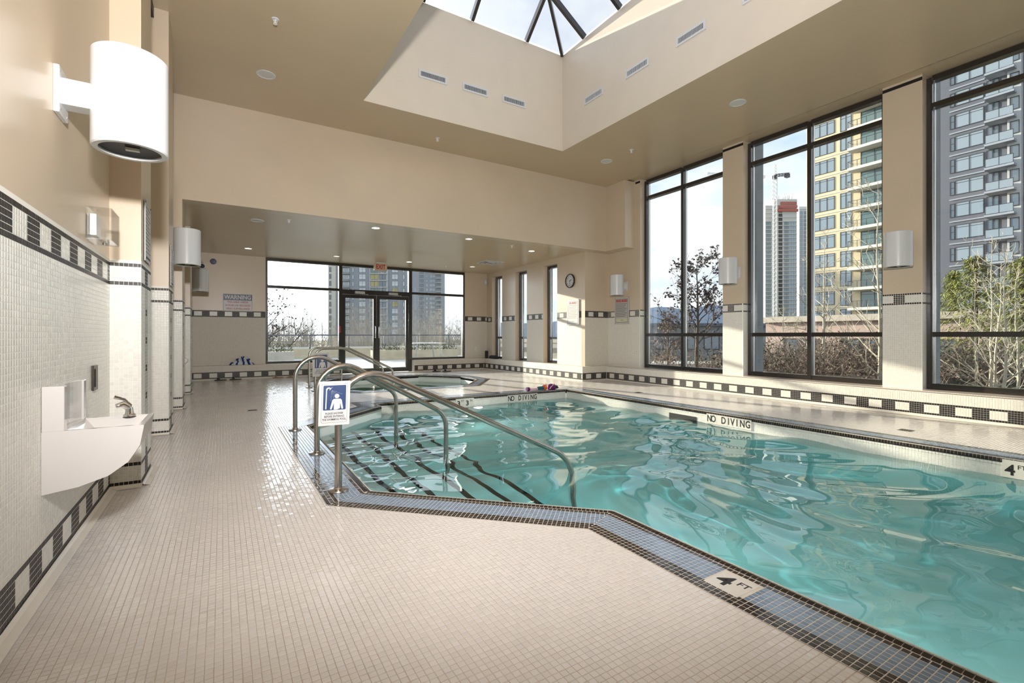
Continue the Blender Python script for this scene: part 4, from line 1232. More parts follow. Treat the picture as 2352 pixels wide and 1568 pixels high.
for z in (.20, .30):
    m = MB(); m.tube([(1.55, 10.75, z), (2.25, 10.75, z)], .018, 10); build('bar', m, 'steel', t, True)
for x in (1.57, 1.9, 2.23):
    m = MB(); m.tube([(x, 10.75, 0), (x, 10.75, .31)], .016, 10); build('post', m, 'steel', t, True)

# ---- shower signs
def shower_sign(label, c, w, right, up):
    h = w * 1.5; k = w / .19
    t, rc, tx, th, place = sign_base('shower_sign', label, c, right, w, h, up=up, thick=.005)
    def poly(pts, mt, nm, d0=.0012, d1=.0020):
        m = MB(); m.prism([(x * k, z * k) for x, z in pts][::-1], th + d0, th + d1, 'y'); xform(m, place)
        return build(nm, m, mt, t)
    B = .080
    def rr(x, z, r_, cx=0, cz=0, n=5):
        out = []
        for (sx, sz, a0) in ((1, 1, 0), (-1, 1, 90), (-1, -1, 180), (1, -1, 270)):
            for q in range(n):
                a = R(a0 + 90 * q / (n - 1)); out.append((cx + sx * (x - r_) + r_ * math.cos(a), cz + sz * (z - r_) + r_ * math.sin(a)))
        return out
    poly(rr(.0795, .125, .010), 'ink_grey', 'border', 0, .0006)
    poly(rr(.0778, .1233, .0095), 'sign_white', 'field', .0006, .0010)
    poly(rr(.0695, .080, .006, 0, .036), 'sign_blue', 'blue_panel', .0010, .0014)
    # pictogram: bent shower pipe, head, spray, person
    poly([(-.056, -.036), (-.049, -.036), (-.047, .085), (-.041, .095), (-.032, .096), (-.026, .090), (-.022, .094), (-.030, .103), (-.044, .103), (-.053, .095)], 'sign_white', 'shower_pipe', .0014, .0022)
    poly([(-.031, .094), (-.017, .100), (-.013, .106), (-.033, .083)], 'sign_white', 'shower_head', .0014, .0022)
    for a in range(5):
        for q in range(1, 9):
            an = R(-92 + 17 * a); x, z = -.020 + math.cos(an) * .0085 * q, .086 + math.sin(an) * .0085 * q
            if (x - .014) ** 2 + (z - .046) ** 2 < .017 ** 2 or z < .034 - .0 and x > -.012:
                continue
            poly([(x - .0011, z - .0011), (x + .0011, z - .0011), (x + .0011, z + .0011), (x - .0011, z + .0011)], 'sign_white', 'drop', .0014, .0020)
    poly([(.014 + .0145 * math.cos(R(20 * q)), .046 + .0145 * math.sin(R(20 * q))) for q in range(18)], 'sign_white', 'person_head', .0014, .0022)
    poly([(-.005, .028), (.036, .028), (.044, .020), (.054, -.034), (.049, -.040), (.043, -.037), (.034, .004), (.034, -.034), (.015, -.042), (-.004, -.042), (-.004, .004), (-.016, -.037), (-.023, -.040), (-.027, -.034), (-.014, .020)], 'sign_white', 'person_body', .0014, .0022)
    for q, s in enumerate(('PLEASE SHOWER', 'BEFORE ENTERING', 'THE SWIMMING POOL')):
        tx(s, .0185 * k, 0, (-.066 - .0195 * q) * k, 'ink', .78, .0002)
    return t
shower_sign('white and blue PLEASE SHOWER sign tied to the long pool handrail', (.636, 3.285, .602), .193, (1, -.10, 0), (.03, .02, 1))
shower_sign('white and blue PLEASE SHOWER sign tied to the spa handrail', (1.60, 9.51, .50), .30, (1, -.05, 0), (.0, .02, 1))

# ---- loose things
# striped towel, heaped on the ledge
t = thing('beach_towel', 'crumpled blue and white striped towel on the far ledge', 'towel', (.42, 13.18, LED))
nx, ny = 40, 22
V = []
for j in range(ny):
    for i in range(nx):
        x = (i / (nx - 1) - .5); y = (j / (ny - 1) - .5)
        h = math.exp(-(((x + .08) * 2.4) ** 2 + (y * 2.2) ** 2)) * .12 + math.exp(-(((x - .2) * 5) ** 2 + (y * 2.6) ** 2)) * .10
        h += .05 * noise.noise(Vector((x * 7, y * 4, 3.1))) + .045 * abs(noise.noise(Vector((x * 12 + y * 5, y * 6, 7)))) * 2
        h = max(h, .0) * max(0, 1 - (abs(x) * 2) ** 6) * max(0, 1 - (abs(y) * 2) ** 6) + .006
        V.append((.42 + x * .52 + .03 * noise.noise(Vector((y * 4, x, 1))), 13.18 + y * .17, LED + h))
m = MB(); m.v = V
for j in range(ny - 1):
    for i in range(nx - 1):
        m.f.append((j * nx + i, j * nx + i + 1, (j + 1) * nx + i + 1, (j + 1) * nx + i)); m.m.append(1 if ((i * 1.0 + 4 * noise.noise(Vector((i * .12, j * .2, 5)))) % 9) > 4.2 else 0)
build('cloth', m, ['towel_blue', 'towel_white'], t, True)
# sandals
def sandal(label, x, y, rz, group, mt='rubber_black'):
    t = thing('sandal', label, 'sandal', (0, 0, 0), group)
    out = []
    for k in range(24):
        a = 2 * math.pi * k / 24; w = .043 + .010 * math.sin(a)
        out.append((w * math.cos(a), .125 * math.sin(a)))
    m = MB(); m.prism(out, .001, .022); build('sole', m, mt, t, bevel=.003)
    m = MB()
    pts = [(-.05, .03 + .0, .01), (-.03, .04, .045), (0, .045, .055), (.03, .04, .045), (.05, .03, .01)]
    for dy in (-.012, .0, .012, .024):
        m.tube([(p[0], p[1] + dy, p[2]) for p in pts], .008, 6)
    build('strap', m, mt, t)
    t.location = (x, y, 0.001); t.rotation_euler = (0, 0, rz)
    return t
sandal('black rubber sandal on the deck between spa and far ledge', 5.30, 12.82, R(80), 'black sandals by the spa')
sandal('black rubber sandal on the deck between spa and far ledge', 5.55, 12.66, R(65), 'black sandals by the spa')
mat('sandal_grey', (.06, .055, .05), rough=.8)
sandal('dark grey sandal below the striped towel', -.02, 12.93, R(100), 'grey sandals under the towel', 'sandal_grey')
sandal('dark grey sandal below the striped towel', .28, 12.96, R(85), 'grey sandals under the towel', 'sandal_grey')
mat('sandal_tan', (.30, .20, .13), rough=.8)
sandal('tan sandal by the foot of the glazed screen ledge', 1.18, 12.95, R(92), 'tan sandals under the glazed screen', 'sandal_tan')
sandal('tan sandal by the foot of the glazed screen ledge', 1.50, 12.93, R(80), 'tan sandals under the glazed screen', 'sandal_tan')
# dark bag and tumbler on the alcove ledge
t = thing('tote_bag', 'low black bag with purple edge on the alcove ledge corner', 'bag', (7.1, 12.62, LED))
m = MB(); m.prism([(12.44, LED + .002), (12.84, LED + .002), (12.86, LED + .05), (12.74, LED + .10), (12.55, LED + .11), (12.43, LED + .05)], 7.03, 7.18, 'x'); build('body', m, 'rubber_black', t, bevel=.02)
m = MB(); m.tube([(7.025, 12.44, LED + .075), (7.02, 12.62, LED + .105), (7.025, 12.82, LED + .08)], .008, 6); build('piping', m, 'toy_purple', t)
t = thing('tumbler', 'tall black tumbler standing in the alcove ledge corner', 'bottle', (7.02, 12.98, LED))
m = MB(); m.lathe([(.04, .0), (.05, .02), (.055, .20), (.05, .21)], (7.03, 12.98, LED), 20); build('body', m, 'rubber_black', t, True)
m = MB(); m.lathe([(.053, .21), (.053, .235), (.03, .24)], (7.03, 12.98, LED), 20); build('lid', m, 'ink', t, True)
# pool toys on the coping
t = thing('dive_toy', 'pink and purple dive stick lying on the pool edge', 'toy', (4.98, 7.42, .006))
m = MB(); m.tube([(4.93, 7.42, .03), (5.12, 7.43, .03)], .022, 12); build('stick', m, 'toy_pink', t, True)
m = MB(); m.tube([(4.87, 7.418, .04), (4.93, 7.42, .04)], [.038, .034], 12); build('grip', m, 'toy_purple', t, True)
m = MB()
for x in (4.98, 5.03, 5.08):
    m.tube([(x - .008, 7.426, .03), (x + .008, 7.427, .03)], .0235, 12)
build('ring', m, 'sign_white', t, True)
t = thing('swim_band', 'teal swim band lying on the pool edge', 'toy', (5.19, 7.42, .006))
m = MB(); m.tube([(5.13, 7.42, .042), (5.25, 7.425, .042)], [.034, .036], 14); build('tube', m, 'toy_teal', t, True)
t = thing('arm_float', 'orange arm float lying on the pool edge', 'toy', (5.30, 7.42, .006))
m = MB(); m.tube([(5.25, 7.42, .055), (5.26, 7.42, .055), (5.31, 7.425, .055), (5.32, 7.425, .055)], [.03, .05, .05, .035], 16); build('cuff', m, 'toy_orange', t, True)
m = MB(); m.tube([(5.30, 7.40, .10), (5.30, 7.395, .115)], .012, 8); build('valve', m, 'toy_pink', t)
t = thing('swim_mask', 'purple swim mask with pale strap lying on the pool edge', 'toy', (5.46, 7.43, .006))
m = MB(); m.lathe([(.001, .055), (.05, .05), (.085, .02), (.09, -.03), (.08, -.05)], n=24, cap=False); xform(m, lambda p: Vector((5.455 + p.x, 7.43 + p.y * .8, .056 + p.z))); build('shell', m, 'toy_purple', t, True)
m = MB(); m.tube([(5.365, 7.37, .02), (5.40, 7.355, .07), (5.46, 7.36, .115), (5.50, 7.40, .105)], .006, 6); build('strap', m, 'toy_pink', t, True)
m = MB(); m.tube([(5.50, 7.42, .05), (5.58, 7.43, .04), (5.62, 7.44, .025)], [.045, .032, .012], 12); build('snorkel', m, 'ink', t, True)
t = thing('paper_notice', 'loose printed sheet lying on the wet coping by the spa end steps', 'paper', (1.72, 7.0, .012)) if False else None
# small white hook box on the last pilaster
t = thing('hose_bib_cover', 'small rounded white cover on the fourth pilaster', 'cover', (XL + PW, 10.36, .60))
m = MB(); m.lathe([(.001, .06), (.045, .055), (.06, .03), (.062, 0)], n=20, cap=False); xform(m, lambda p: Vector((XL + PW - .10 + p.x * 1.2, 10.23 - .003 - p.z, .60 + p.y))); build('cap', m, 'white_plastic', t, True)
m = MB(); m.box(XL + PW - .16, XL + PW - .04, 10.222, 10.229, .545, .655); build('base', m, 'white_plastic', t)

# ================================================================== OUTSIDE
Sy, Cy = math.sin(YAW), math.cos(YAW)
RIGHT = Vector((Cy, -Sy, 0)); FORE = Vector((Sy, Cy, 0))
def y_at(u, x):
    a = (u - 1176.0) / FPX
    return x * (Cy - a * Sy) / (a * Cy + Sy)
m = MB(); m.box(-300, 8.22, 24.6, 420, -3.4, -3.2); m.box(8.22, 420, -60, 420, -3.4, -3.2)
o = build('ground', m, 'earth'); tag(o, 'brown planted ground well below the pool deck', 'ground', kind='structure')
# terrace
m = MB(); m.box(-8, 13, YB + .28, 24.6, -.25, -.02); o = build('terrace_floor', m, 'terrace'); tag(o, 'pale paved terrace outside the glazed doors', 'terrace', kind='structure')
m = MB(); m.box(-8, 13, 23.6, 23.85, -.02, .42); o = build('terrace_parapet', m, 'planter_wall'); tag(o, 'low beige parapet along the terrace edge', 'parapet', kind='structure')
bal = thing('glass_balustrade', 'glass balustrade on the terrace parapet', 'railing', (2.5, 23.7, .42))
m = MB(); m.tube([(-8, 23.72, 1.06), (13, 23.72, 1.06)], .03, 8); build('top_rail', m, 'facade_slate', bal)
m = MB(); m.box(-8, 13, 23.69, 23.75, .42, .50); build('bottom_rail', m, 'white_enamel', bal)
for k in range(12):
    x = -7 + k * 1.75
    m = MB(); m.box(x - .025, x + .025, 23.69, 23.75, .42, 1.05); build('post', m, 'facade_slate', bal)
    m = MB(); m.box(x + .04, x + 1.71, 23.715, 23.725, .52, 1.02); build('pane', m, 'acrylic', bal)
for k, (x0, x1, y0, y1, h) in enumerate(((-3.5, 2.2, 18.4, 19.0, .62), (5.6, 9.5, 20.4, 21.1, .55))):
    t = thing('planter', ('long low planter with clipped shrub opposite the glazed screen', 'low beige planter beside the terrace table')[k], 'planter', ((x0 + x1) / 2, y0, -.02))
    m = MB(); m.box(x0, x1, y0, y1, -.02, h - .15); build('box', m, 'planter_wall' if k else 'concrete', t)
    m = MB(); r2 = random.Random(k)
    for q in range(900):
        p = Vector((r2.uniform(x0, x1), r2.uniform(y0, y1), h - .15 + r2.random() ** 1.5 * .28)); a = Vector((r2.gauss(0, 1), r2.gauss(0, 1), r2.gauss(0, 1))).normalized() * .06; b = a.orthogonal().normalized() * .035
        m.poly([p - a, p + b, p + a])
    o = build('foliage', m, 'hedge_green', t); o['kind'] = 'stuff'
t = thing('terrace_table', 'slatted grey outdoor table on the terrace', 'table', (7.4, 19.2, -.02))
for k in range(6):
    m = MB(); m.box(6.7 + .24 * k, 6.92 + .24 * k, 18.7, 19.7, .70, .73); build('slat', m, 'facade_light', t)
for x in (6.8, 8.0):
    for y in (18.8, 19.6):
        m = MB(); m.tube([(x, y, -.02), (x + (.12 if x < 7 else -.12), y, .70)], .03, 6); build('leg', m, 'facade_grey', t)

# ---- buildings
class Bld:
    def __init__(self, name, label, p0, ux, z0, z1, w, depth, wall):
        self.p = Vector((p0[0], p0[1], 0)); self.u = Vector(ux).normalized(); self.n = Vector((self.u.y, -self.u.x, 0))
        if self.n.dot(self.p) > 0:
            self.n = -self.n
        self.t = thing(name, label, 'building', (p0[0], p0[1], z0))
        self.mesh = {}
        self.box('wall', 0, w, -depth, 0, z0, z1, wall)
    def W(self, a, b, z):
        return self.p + self.u * a + self.n * b + Vector((0, 0, z))
    def raw(self, a0, a1, b0, b1, z0, z1):
        m = MB(); m.box(a0, a1, b0, b1, z0, z1); return m
    def box(self, nm, a0, a1, b0, b1, z0, z1, mt, parent=None):
        m = self.raw(a0, a1, b0, b1, z0, z1); xform(m, lambda q: self.W(q.x, q.y, q.z)); return build(nm, m, mt, parent or self.t)
    def win(self, a, z, w, h, glass='win_glass', cols=1, tr=0.0, b=0.0, fr=.07, panes=False):
        key = (w, h, glass, cols, tr, b, fr, panes)
        loc = self.W(a, b, z) - origin_of(self.t)
        if key not in self.mesh:
            def loc_m(m):
                return xform(m, lambda q: self.u * q.x + self.n * q.y + Vector((0, 0, q.z)))
            f = MB(); d0, d1 = -.02, .06
            f.box(0, w, d0, d1, 0, fr); f.box(0, w, d0, d1, h - fr, h)
            for k in range(cols + 1):
                x = k * (w - fr) / cols; f.box(x, x + fr, d0, d1, fr, h - fr)
            if tr:
                f.box(fr, w - fr, d0, d1 - .01, tr, tr + fr * .7)
            g = MB(); g.box(fr * .5, w - fr * .5, -.01, .02, fr * .5, h - fr * .5)
            if panes:
                self.mesh[key] = (loc_m(f).mesh('window', 'win_frame'), loc_m(g).mesh('pane', glass))
            else:
                n0 = len(f.v); f.mi = 1; f.add(g.v, g.f); self.mesh[key] = (loc_m(f).mesh('window', ['win_frame', glass]), None)
        me, pe = self.mesh[key]
        o = link('window', me, self.t, loc)
        if pe:
            link('pane', pe, o)
    def balcony(self, a0, a1, z, out, slab, rail='acrylic', rh=1.0, th=.28, b=0.0):
        key = ('bal', a1 - a0, out, slab, rail, rh, th)
        loc = self.W(a0, b, z) - origin_of(self.t)
        if key not in self.mesh:
            def loc_m(m):
                return xform(m, lambda q: self.u * q.x + self.n * q.y + Vector((0, 0, q.z)))
            w = a1 - a0
            s = MB(); s.box(0, w, 0, out, -th, 0)
            r_ = MB(); r_.box(.05, w - .05, out - .10, out - .07, .08, rh - .05); r_.box(.05, .08, 0, out - .10, .08, rh - .05)
            f = MB(); f.box(.03, w - .03, out - .12, out - .05, rh - .05, rh); f.box(.03, .09, 0, out - .12, rh - .05, rh)
            for k in range(int(w / 1.3) + 2):
                x = .05 + k * (w - .15) / (int(w / 1.3) + 1); f.box(x, x + .05, out - .11, out - .06, 0, rh - .05)
            self.mesh[key] = (loc_m(s).mesh('balcony', slab), loc_m(r_).mesh('guard_pane', rail), loc_m(f).mesh('railing', 'win_frame'))
        s, r_, f = self.mesh[key]
        o = link('balcony', s, self.t, loc); link('guard_pane', r_, o); link('railing', f, o)

# cream block with balconies, seen beside the crane
X = 83.0; ya = 41.6
def a2(u):
    return ya - y_at(u, X)
b2 = Bld('apartment_block', 'cream apartment block with white balconies behind the birch window', (X, ya), (0, -1, 0), -3.2, 54, 15.6, 16, 'facade_beige')
for k in range(-4, 13):
    zt = 38.5 - 3.03 * k
    b2.win(a2(1866), zt - 2.3, a2(1917) - a2(1866), 2.15, 'win_pale', 3, 1.75, panes=True)
    b2.win(a2(1930), zt - 2.5, a2(1956) - a2(1930), 2.45, 'win_pale', 2, 1.95, panes=True)
    b2.win(a2(1977), zt - 2.9, 5.4, 2.4, 'win_teal', 3, 1.9, panes=True)
    b2.balcony(a2(1958), a2(1958) + 8.6, zt - 3.0 + .05, 1.7, 'facade_white', 'acrylic', 1.0, .42)
    b2.box('string_course', 0, a2(1957), 0, .06, zt - 2.80, zt - 2.70, 'facade_white')
# slate block beyond the conifer
X3 = 80.0; y3 = y_at(2160, X3)
def a3(u):
    return y3 - y_at(u, X3)
b3 = Bld('slate_block', 'slate blue apartment block with glass balconies behind the conifer', (X3, y3), (0, -1, 0), -3.2, 52, 18, 16, 'facade_slate')
dd = X3 * 1.0 / (Sy + Cy * (2227 - 1176) / FPX) if False else 60.0
for k in range(-4, 13):
    zt = 1.05 + (769.8 - 259) / FPX * 60 - 2.83 * k
    b3.win(a3(2182), zt - 1.75, a3(2193) - a3(2182), 1.75, 'win_glass', 1, .9)
    b3.win(a3(2194), zt - 1.75, a3(2260) - a3(2194), 1.8, 'win_pale', 2, 1.45, panes=True, fr=.06)
    b3.box('spandrel', a3(2181), a3(2262), 0, .10, zt - 2.4, zt - 2.25, 'facade_grey')
    b3.win(a3(2266), zt - 2.1, 1.1, 2.2, 'win_glass', 2, 1.0)
    b3.balcony(a3(2272), a3(2340), zt - 2.45, 1.9, 'facade_grey', 'win_pale', 1.05, .25)
    b3.box('return_wall', a3(2318), a3(2350), 0, .8, zt - 2.83, zt - .01, 'facade_light')
    b3.win(a3(2324), zt - 1.7, .8, 1.5, 'win_glass', 1, 0, b=.8)
# grey slab tower seen through the doors
def face_block(name, label, u0, u1, d, z0, z1, depth, wall):
    p = at(u0, 770, d); w = (u1 - u0) * d / FPX
    return Bld(name, label, (p.x, p.y), RIGHT, z0, z1, w, depth, wall), d / FPX
b1, s = face_block('grey_tower', 'grey apartment tower seen through the glazed doors', 774, 945, 200, -3.2, 48, 15, 'facade_grey')
b1.box('lit_side_wing', -17 * s, 0, -12, 1.5, -3.2, 48, 'facade_white')  # sunlit side of the tower put in as white wall colour
b1.box('centre_bay', (849 - 774) * s, (892 - 774) * s, 0, .5, -3.2, 48, 'facade_light')
for k in range(14):
    z = 1.5 + 2.9 * k
    b1.win(-14.5 * s, z, 4.5 * s, 2.0, 'win_glass', 1, 0, b=1.5)
    b1.balcony(12 * s, 30 * s, z - .4, 1.6, 'facade_light', 'acrylic', 1.0, .3)
    b1.win(13 * s, z, 16 * s, 2.0, 'win_sky_reflect', 3, 1.4)
    b1.win(35 * s, z, 3.5 * s, 1.9, 'win_sky_reflect', 1, 0)
    b1.win(50.5 * s, z, 15.5 * s, 2.1, 'win_sky_reflect', 2, 1.3)
    b1.win(78 * s, z - .2, 18 * s, 2.2, 'win_yellow' if k in (5, 7, 8) else 'win_teal', 2, 0, b=.5)
    b1.win(98 * s, z - .2, 15 * s, 2.2, 'win_glass', 2, 0, b=.5)
    b1.box('spandrel', 76 * s, 117 * s, .5, .8, z - .75, z - .35, 'facade_light')
    b1.win(126 * s, z, 14.5 * s, 2.1, 'win_yellow' if k in (4, 6) else 'win_sky_reflect', 2, 1.3)
    b1.win(151.5 * s, z, 4 * s, 1.9, 'win_sky_reflect', 1, 0)
b4, s = face_block('slim_tower', 'slimmer grey tower with stacked balconies beyond the grey tower', 948, 1013, 320, -3.2, 60, 18, 'facade_grey')
for k in range(19):
    z = .8 + 3.0 * k
    b4.win(3 * s, z, 12 * s, 2.0, 'win_pale', 2, 0)
    b4.win(16 * s, z, 9 * s, 2.0, 'win_glass', 2, 0)
    b4.win(30 * s, z, 5 * s, 2.0, 'win_pale', 1, 0)
    b4.win(39 * s, z, 13 * s, 2.0, 'win_pale', 2, 0)
    b4.balcony(53 * s, 66 * s, z - .3, 2.0, 'facade_light', 'acrylic', 1.0, .4)
# tower under construction, its crane, and the finished tower behind it
t1, s = face_block('construction_tower', 'high-rise under construction with red netting at the top', 1758, 1830, 350, -3.2, 97, 20, 'facade_conc')
for k in range(31):
    z = 3.0 + 3.05 * k
    t1.box('floor_slab', -.3, 72 * s + .3, 0, .5, z - .35, z, 'facade_white')
    if k < 27:
        t1.win(1 * s, z, 12 * s, 2.6, 'win_teal', 2, 0)
        t1.win(43 * s, z, 10 * s, 2.6, 'win_glass', 2, 0)
        t1.win(54 * s, z, 16 * s, 2.6, 'win_pale', 3, 0)
    t1.win(30 * s, z, 9 * s, 2.5, 'win_frame', 1, 0)
for q in range(3):
    t1.box('safety_net', (26 + 4 * q) * s, (74 - 2 * q) * s, .2, 1.0, 92.2 + 2.6 * q, 94.3 + 2.6 * q, 'net_red')
t1.box('top_deck', 20 * s, 72 * s, -15, .4, 97, 101.5, 'facade_conc')
r2 = random.Random(5)
for q in range(14):
    a = r2.uniform(24, 70) * s; t1.box('rebar', a, a + .25, -4, -3.7, 101, 101 + r2.uniform(1.5, 4.5), 'win_frame')
cb = at(1780, 770, 338)
cr_ = thing('tower_crane', 'white lattice tower crane rising beside the unfinished high-rise', 'crane', (cb.x, cb.y, -3.2))
def lat(a, b, w, n, r_=.22):
    m = MB(); a, b = Vector(a), Vector(b); t = (b - a).normalized(); u = t.orthogonal().normalized(); v = t.cross(u)
    cs = [u * w + v * w, u * w - v * w, -u * w - v * w, -u * w + v * w]
    for c in cs:
        m.tube([a + c, b + c], r_, 4)
    for k in range(n):
        p, q = a.lerp(b, k / n), a.lerp(b, (k + 1) / n)
        for i in range(4):
            m.tube([p + cs[i], q + cs[(i + 1) % 4]], r_ * .7, 3, False)
    return m
build('mast', lat((cb.x, cb.y, -3.2), (cb.x, cb.y, 116), 1.1, 40), 'crane_paint', cr_)
jb = Vector((cb.x, cb.y, 115)); jd = (RIGHT * .86 - FORE * .5).normalized()
build('jib', lat(jb - jd * 6, jb - jd * 45 + Vector((0, 0, 9)), .7, 14, .16), 'crane_paint', cr_)
build('counter_jib', lat(jb, jb + jd * 9 + Vector((0, 0, -.5)), .7, 5, .2), 'win_frame', cr_)
m = MB(); m.box(-1.6, 1.6, -1.2, 1.2, -2.6, 0); xform(m, lambda q: q + jb + jd * 7.5); build('counterweight', m, 'win_frame', cr_)
m = MB(); m.box(-1.2, 1.2, -1.2, 1.2, -2.5, 0); xform(m, lambda q: q + jb); build('cab', m, 'win_frame', cr_)
build('tower_head', lat(jb, jb + Vector((0, 0, 8)), .5, 4, .16), 'crane_paint', cr_)
t2, s = face_block('finished_tower', 'pale finished high-rise behind the unfinished one', 1836, 1872, 372, -3.2, 100, 20, 'facade_light')
t2.box('parapet', -.5, 36 * s + .5, -19, .4, 100, 102, 'facade_white')
for k in range(31):
    z = 3 + 3.1 * k
    t2.win(1 * s, z, 7 * s, 2.4, 'win_pale', 2, 0)
    t2.win(11 * s, z, 12 * s, 2.4, 'win_teal', 2, 0)
    t2.balcony(23 * s, 35 * s, z, 1.5, 'facade_white', 'win_teal', 1.0, .4)
# low buildings below the horizon
lw = Bld('low_pink_building', 'low pink stucco building beyond the birch trees', (26.0, 15.2), (0, -1, 0), -3.2, 1.75, 9.0, 6, 'pink_wall')
lw.box('roof_edge', -.2, 9.2, -6, .25, 1.75, 2.05, 'stucco')
for k in range(3):
    lw.win(1.0 + 2.8 * k, -.9, 1.6, 1.8, 'win_glass', 2, 0, panes=True)
gr, s = face_block('grey_roof_building', 'long low grey roofed building beyond the leafy tree', 1490, 1770, 55, -3.2, 2.1, 8, 'fin_grey')
gr.box('roof_edge', -.3, 280 * s + .3, -8, .4, 2.1, 2.45, 'facade_slate')
for k in range(5):
    gr.win(.8 + 2.8 * k, -.6, 1.8, 1.6, 'win_glass', 2, 0)
rp, s = face_block('parking_ramp', 'pale concrete parking ramp below the leafy tree', 1470, 1700, 34, -3.2, -1.0, 4, 'concrete')
for k in range(3):
    rp.box('kerb', 0, 230 * s, .3 + k * 1.6, .7 + k * 1.6, -2.3 - .3 * k, -1.9 - .3 * k, 'facade_white')
for k, (u, d, mt) in enumerate(((1620, 27, 'car_roof'), (2210, 16, 'facade_slate'))):
    p = at(u, 900, d)
    t = thing('parked_car', ('silver parked car below the leafy tree', 'dark parked car below the conifer')[k], 'car', (p.x, p.y, -3.2))
    m = MB(); m.prism([(-2.1, .35), (2.1, .35), (2.15, .8), (1.3, .95), (.8, 1.42), (-.9, 1.45), (-1.5, 1.0), (-2.15, .85)], -.85, .85, 'y'); xform(m, lambda q: q + Vector((p.x, p.y, -3.2))); build('body', m, mt, t, bevel=.08)
    for wx in (-1.3, 1.3):
        for wy in (-.85, .85):
            m = MB(); m.lathe([(.33, -.1), (.33, .1)], n=16); xform(m, lambda q: Vector((p.x + wx + q.x, p.y + wy + q.z, -3.2 + .33 + q.y))); build('wheel', m, 'rubber_black', t)
# hills
m = MB(); pts = []
for k in range(41):
    u = 1150 + k * 30; q = at(u, 770, 2600); h = 70 + 95 * max(0, math.sin((u - 1250) / 260.0)) + 30 * noise.noise(Vector((u * .013, 2, 0)))
    pts.append((q.x, q.y, h))
for a, b in zip(pts, pts[1:]):
    m.poly([(a[0], a[1], -20), (b[0], b[1], -20), b, a]); m.poly([a, b, (b[0] * 1.15, b[1] * 1.15, -20), (a[0] * 1.15, a[1] * 1.15, -20)])
o = build('hills', m, 'hill_blue'); tag(o, 'blue hills on the horizon beyond the leafy tree', 'hills', kind='structure')

# ---- trees
def tree_parts(seed, h, spread, r0, n1, n2, n3, up=.9, leaf=0, lsize=.05, first=.2, wob=.05):
    r2 = random.Random(seed)
    trunk, crown, lv = MB(), MB(), MB()
    N = 9; pts = []; x = y = 0
    for k in range(N + 1):
        pts.append(Vector((x, y, h * k / N))); x += r2.gauss(0, wob) * h / N; y += r2.gauss(0, wob) * h / N
    trunk.tube(pts, [max(r0 * (1 - .93 * k / N), .006) for k in range(N + 1)], 7)
    def P_(t):
        f = t * N; i = min(int(f), N - 1); return pts[i].lerp(pts[i + 1], f - i)
    def branch(p, d, ln, r_, lev):
        q = [p]; dd = d.copy(); n = 4 if lev < 3 else 3
        for k in range(n):
            dd = (dd + Vector((r2.gauss(0, .13), r2.gauss(0, .13), r2.gauss(.05 * up, .10)))).normalized(); q.append(q[-1] + dd * ln / n)
        crown.tube(q, [max(r_ * (1 - .8 * k / n), .0035) for k in range(n + 1)], 4 if lev < 3 else 3, False)
        if leaf and lev >= 2:
            for _ in range(leaf):
                c = q[r2.randint(1, n)] + Vector((r2.gauss(0, .03), r2.gauss(0, .03), r2.gauss(-.02, .03)))
                a = Vector((r2.gauss(0, 1), r2.gauss(0, 1), r2.gauss(-.6, 1))).normalized() * lsize * r2.uniform(.6, 1.3); b = a.orthogonal().normalized() * lsize * .5
                lv.poly([c, c + a * .5 + b, c + a, c + a * .5 - b])
        if lev < 3:
            for _ in range(n2 if lev == 1 else n3):
                i = r2.randint(1, n); s_ = dd.orthogonal().normalized(); s_.rotate(Matrix.Rotation(r2.uniform(0, 6.28), 3, dd))
                branch(q[i], (dd * r2.uniform(.5, .9) + s_ * r2.uniform(.4, .8) + Vector((0, 0, .15 * up))).normalized(), ln * r2.uniform(.4, .6), r_ * .5, lev + 1)
    for k in range(n1):
        t = first + (.97 - first) * (k + r2.random()) / n1
        an = k * 2.4 + r2.uniform(-.4, .4)
        d = Vector((math.cos(an), math.sin(an), up * r2.uniform(.6, 1.2))).normalized()
        branch(P_(t), d, h * spread * (1.05 - t * .75) * r2.uniform(.8, 1.2), max(r0 * (1 - t) * .6, .008), 1)
    return trunk, crown, lv
def tree(name, label, loc, bark, leafm, group=None, **k):
    t = thing(name, label, 'tree', (0, 0, 0), group)
    a, b, c = tree_parts(**k)
    build('trunk', a, bark, t, True); build('crown', b, bark, t)
    if c.f:
        o = build('leaves', c, leafm, t); o['kind'] = 'stuff'
    t.location = loc
    return t
m = MB(); m.box(8.9, 25, -8, 21, -3.2, -1.0); o = build('planting_bed', m, 'earth'); tag(o, 'raised planting bed outside the tall windows', 'planting bed', kind='structure')
def gnd(u, d, z=None):
    p = at(u, 770, d)
    if z is None:
        z = -1.0 if u > 1450 and d < 24 else -3.2
    return Vector((p.x, p.y, z))
tree('leafy_tree', 'young tree with dark withered leaves outside the tall window by the pool rules', gnd(1601, 16.5), 'bark_dark', 'leaf_dark', seed=4, h=4.7, spread=.36, r0=.09, n1=22, n2=5, n3=4, leaf=3, lsize=.10, first=.35, wob=.03)
tree('leafy_tree', 'wispy tree with withered leaves behind the window mullion', gnd(1535, 20), 'bark_dark', 'leaf_brown', seed=9, h=2.9, spread=.40, r0=.07, n1=16, n2=5, n3=4, leaf=2, lsize=.09, first=.25)
tree('birch_tree', 'slim pale birch before the cream apartment block', gnd(1893, 15), 'bark_pale', 'leaf_brown', seed=21, h=5.0, spread=.26, r0=.07, n1=22, n2=4, n3=3, first=.15, wob=.02)
tree('birch_tree', 'bare pale birch beside the pier with the wall lamp', gnd(2012, 11), 'bark_pale', 'leaf_brown', seed=23, h=5.6, spread=.30, r0=.05, n1=20, n2=4, n3=3, first=.12)
